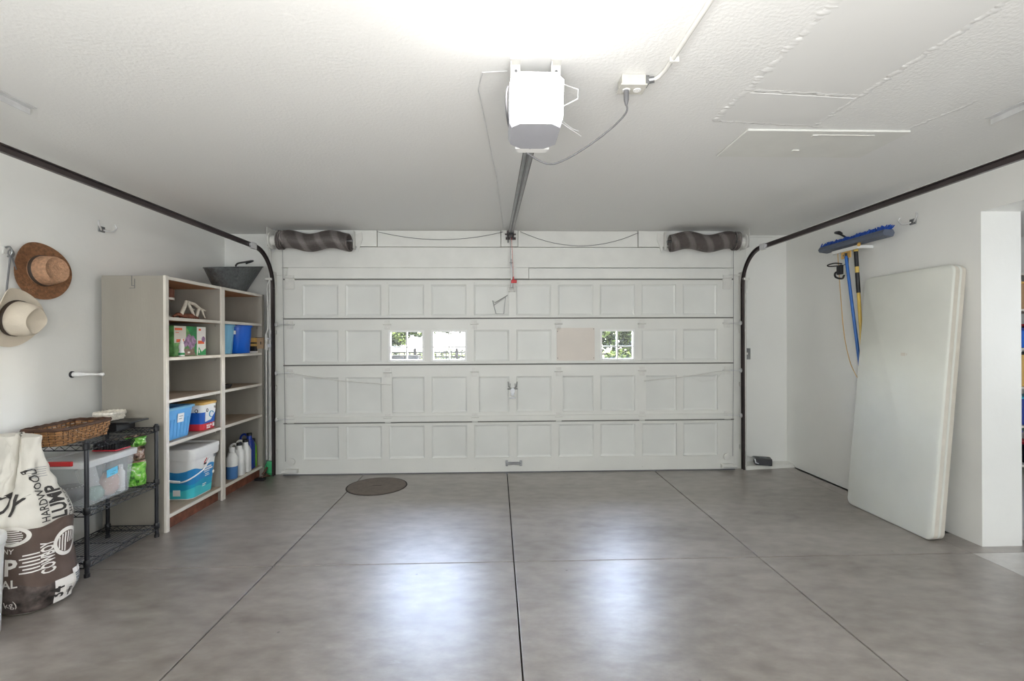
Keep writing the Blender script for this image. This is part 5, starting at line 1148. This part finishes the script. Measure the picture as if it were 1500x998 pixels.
def tree(name, label, x, y, hh, trunk_r, clumps, m, seed, size=.10, n=900, grp='trees beyond the driveway'):
    rnd = random.Random(seed); t = thing(name, label, 'tree' if hh > 2 else 'shrub', (x, y, -.15), group=grp)
    if trunk_r:
        mb = MB().tube([(x, y, -.15), (x+.05, y, hh*.4), (x, y+.05, hh*.8)], [trunk_r, trunk_r*.8, trunk_r*.4], 9)
        for c, rad in clumps: mb.tube([(x, y, min(hh*.6, c[2]-.1)), ((x+c[0])/2, (y+c[1])/2, c[2]-.05), tuple(c)], [trunk_r*.5, trunk_r*.35, trunk_r*.2], 6)
        obj('trunk', mb, 'bark', t, smooth=60)
    lv_ = MB()
    for c, rad in clumps: q = leaves(rnd, n, c, rad, size); lv_.add(q.v, q.f)
    obj('foliage', lv_, m, t, kind='stuff')
    return t
tree('leafy_tree', 'leafy tree whose low branches hang before the left door window', -2.95, 9.6, 4.2, .10, [((-1.86, 8.9, 1.49), (.22, .2, .17)), ((-1.86, 9.0, 1.50), (.22, .2, .17)), ((-1.5, 9.0, 1.61), (.34, .25, .11)), ((-.85, 9.1, 1.68), (.5, .25, .10)), ((-2.6, 9.5, 3.2), (1.3, .9, .9))], 'leaf', 1, .045, 420)
tree('young_tree', 'dense young tree filling the right door window', 3.3, 11.5, 4.5, .12, [((2.6, 10.6, 1.70), (.8, .5, .42)), ((3.2, 10.8, 1.35), (.7, .5, .40)), ((3.4, 10.9, 1.85), (.8, .5, .45)), ((3.0, 11.4, 3.0), (1.3, .9, .9)), ((3.9, 11.2, 1.5), (.6, .5, .4))], 'leaf', 2, .085, 800)
tree('evergreen_tree', 'dark tree standing further back beyond the right door window', 4.4, 15.5, 5.2, .16, [((3.6, 15.2, 1.9), (1.3, .6, .8)), ((5.0, 15.5, 2.2), (1.2, .7, .9)), ((4.4, 15.6, 3.8), (1.6, 1.0, 1.2))], 'leafdark', 3, .13, 900)
tree('low_shrub', 'yellow green shrub below the middle of the two left door windows', -1.2, 13.2, .9, .03, [((-1.4, 13.2, .82), (1.1, .3, .45))], 'leaf', 4, .06, 1100, 'shrubs along the fence')
tree('low_shrub', 'rounded shrub to the left of the fence posts outside', -3.0, 12.9, .9, .03, [((-3.0, 12.9, .80), (.42, .3, .45))], 'leafdark', 5, .06, 700, 'shrubs along the fence')
tree('low_shrub', 'bright green shrub at the foot of the right door window', 2.45, 9.6, .9, .03, [((2.45, 9.6, .86), (.42, .3, .42))], 'leaf', 6, .06, 900, 'shrubs along the fence')
def fence(x0, x1, y, label, z1=1.18, grp='fences beyond the driveway'):
    t = thing('picket_fence', label, 'fence', ((x0+x1)/2, y, -.15), group=grp)
    n = int((x1-x0)/.13)
    pm = None
    for k in range(n+1):
        x = x0+(x1-x0)*k/n; big = k % 8 == 0; r = .035 if big else .012
        obj('post' if big else 'picket', MB().box(x-r, x+r, y-r, y+r, -.15, z1+(.08 if big else 0)), 'fence', t)
    for z in (.15, z1-.14, z1-.02): obj('fence_rail', MB().box(x0, x1, y-.015, y+.015, z-.02, z+.02), 'fence', t)
fence(-4.2, .3, 12.2, 'dark picket fence across the lawn beyond the left door windows')
fence(2.6, 5.6, 12.6, 'dark picket fence across the lawn beyond the right door window', 1.10)
gp = thing('stone_planter', 'low grey stone wall beyond the left door window', 'wall', (-2.6, 10.6, -.15))
for r in range(5):
    for k in range(5): obj('stone', MB().box(-3.3+.32*k+(.16 if r % 2 else 0), -3.3+.32*k+.31+(.16 if r % 2 else 0), 10.5+.01*((k+r) % 3), 10.75, -.15+.26*r, .10+.26*r, bev=.015), 'stonedark', gp)
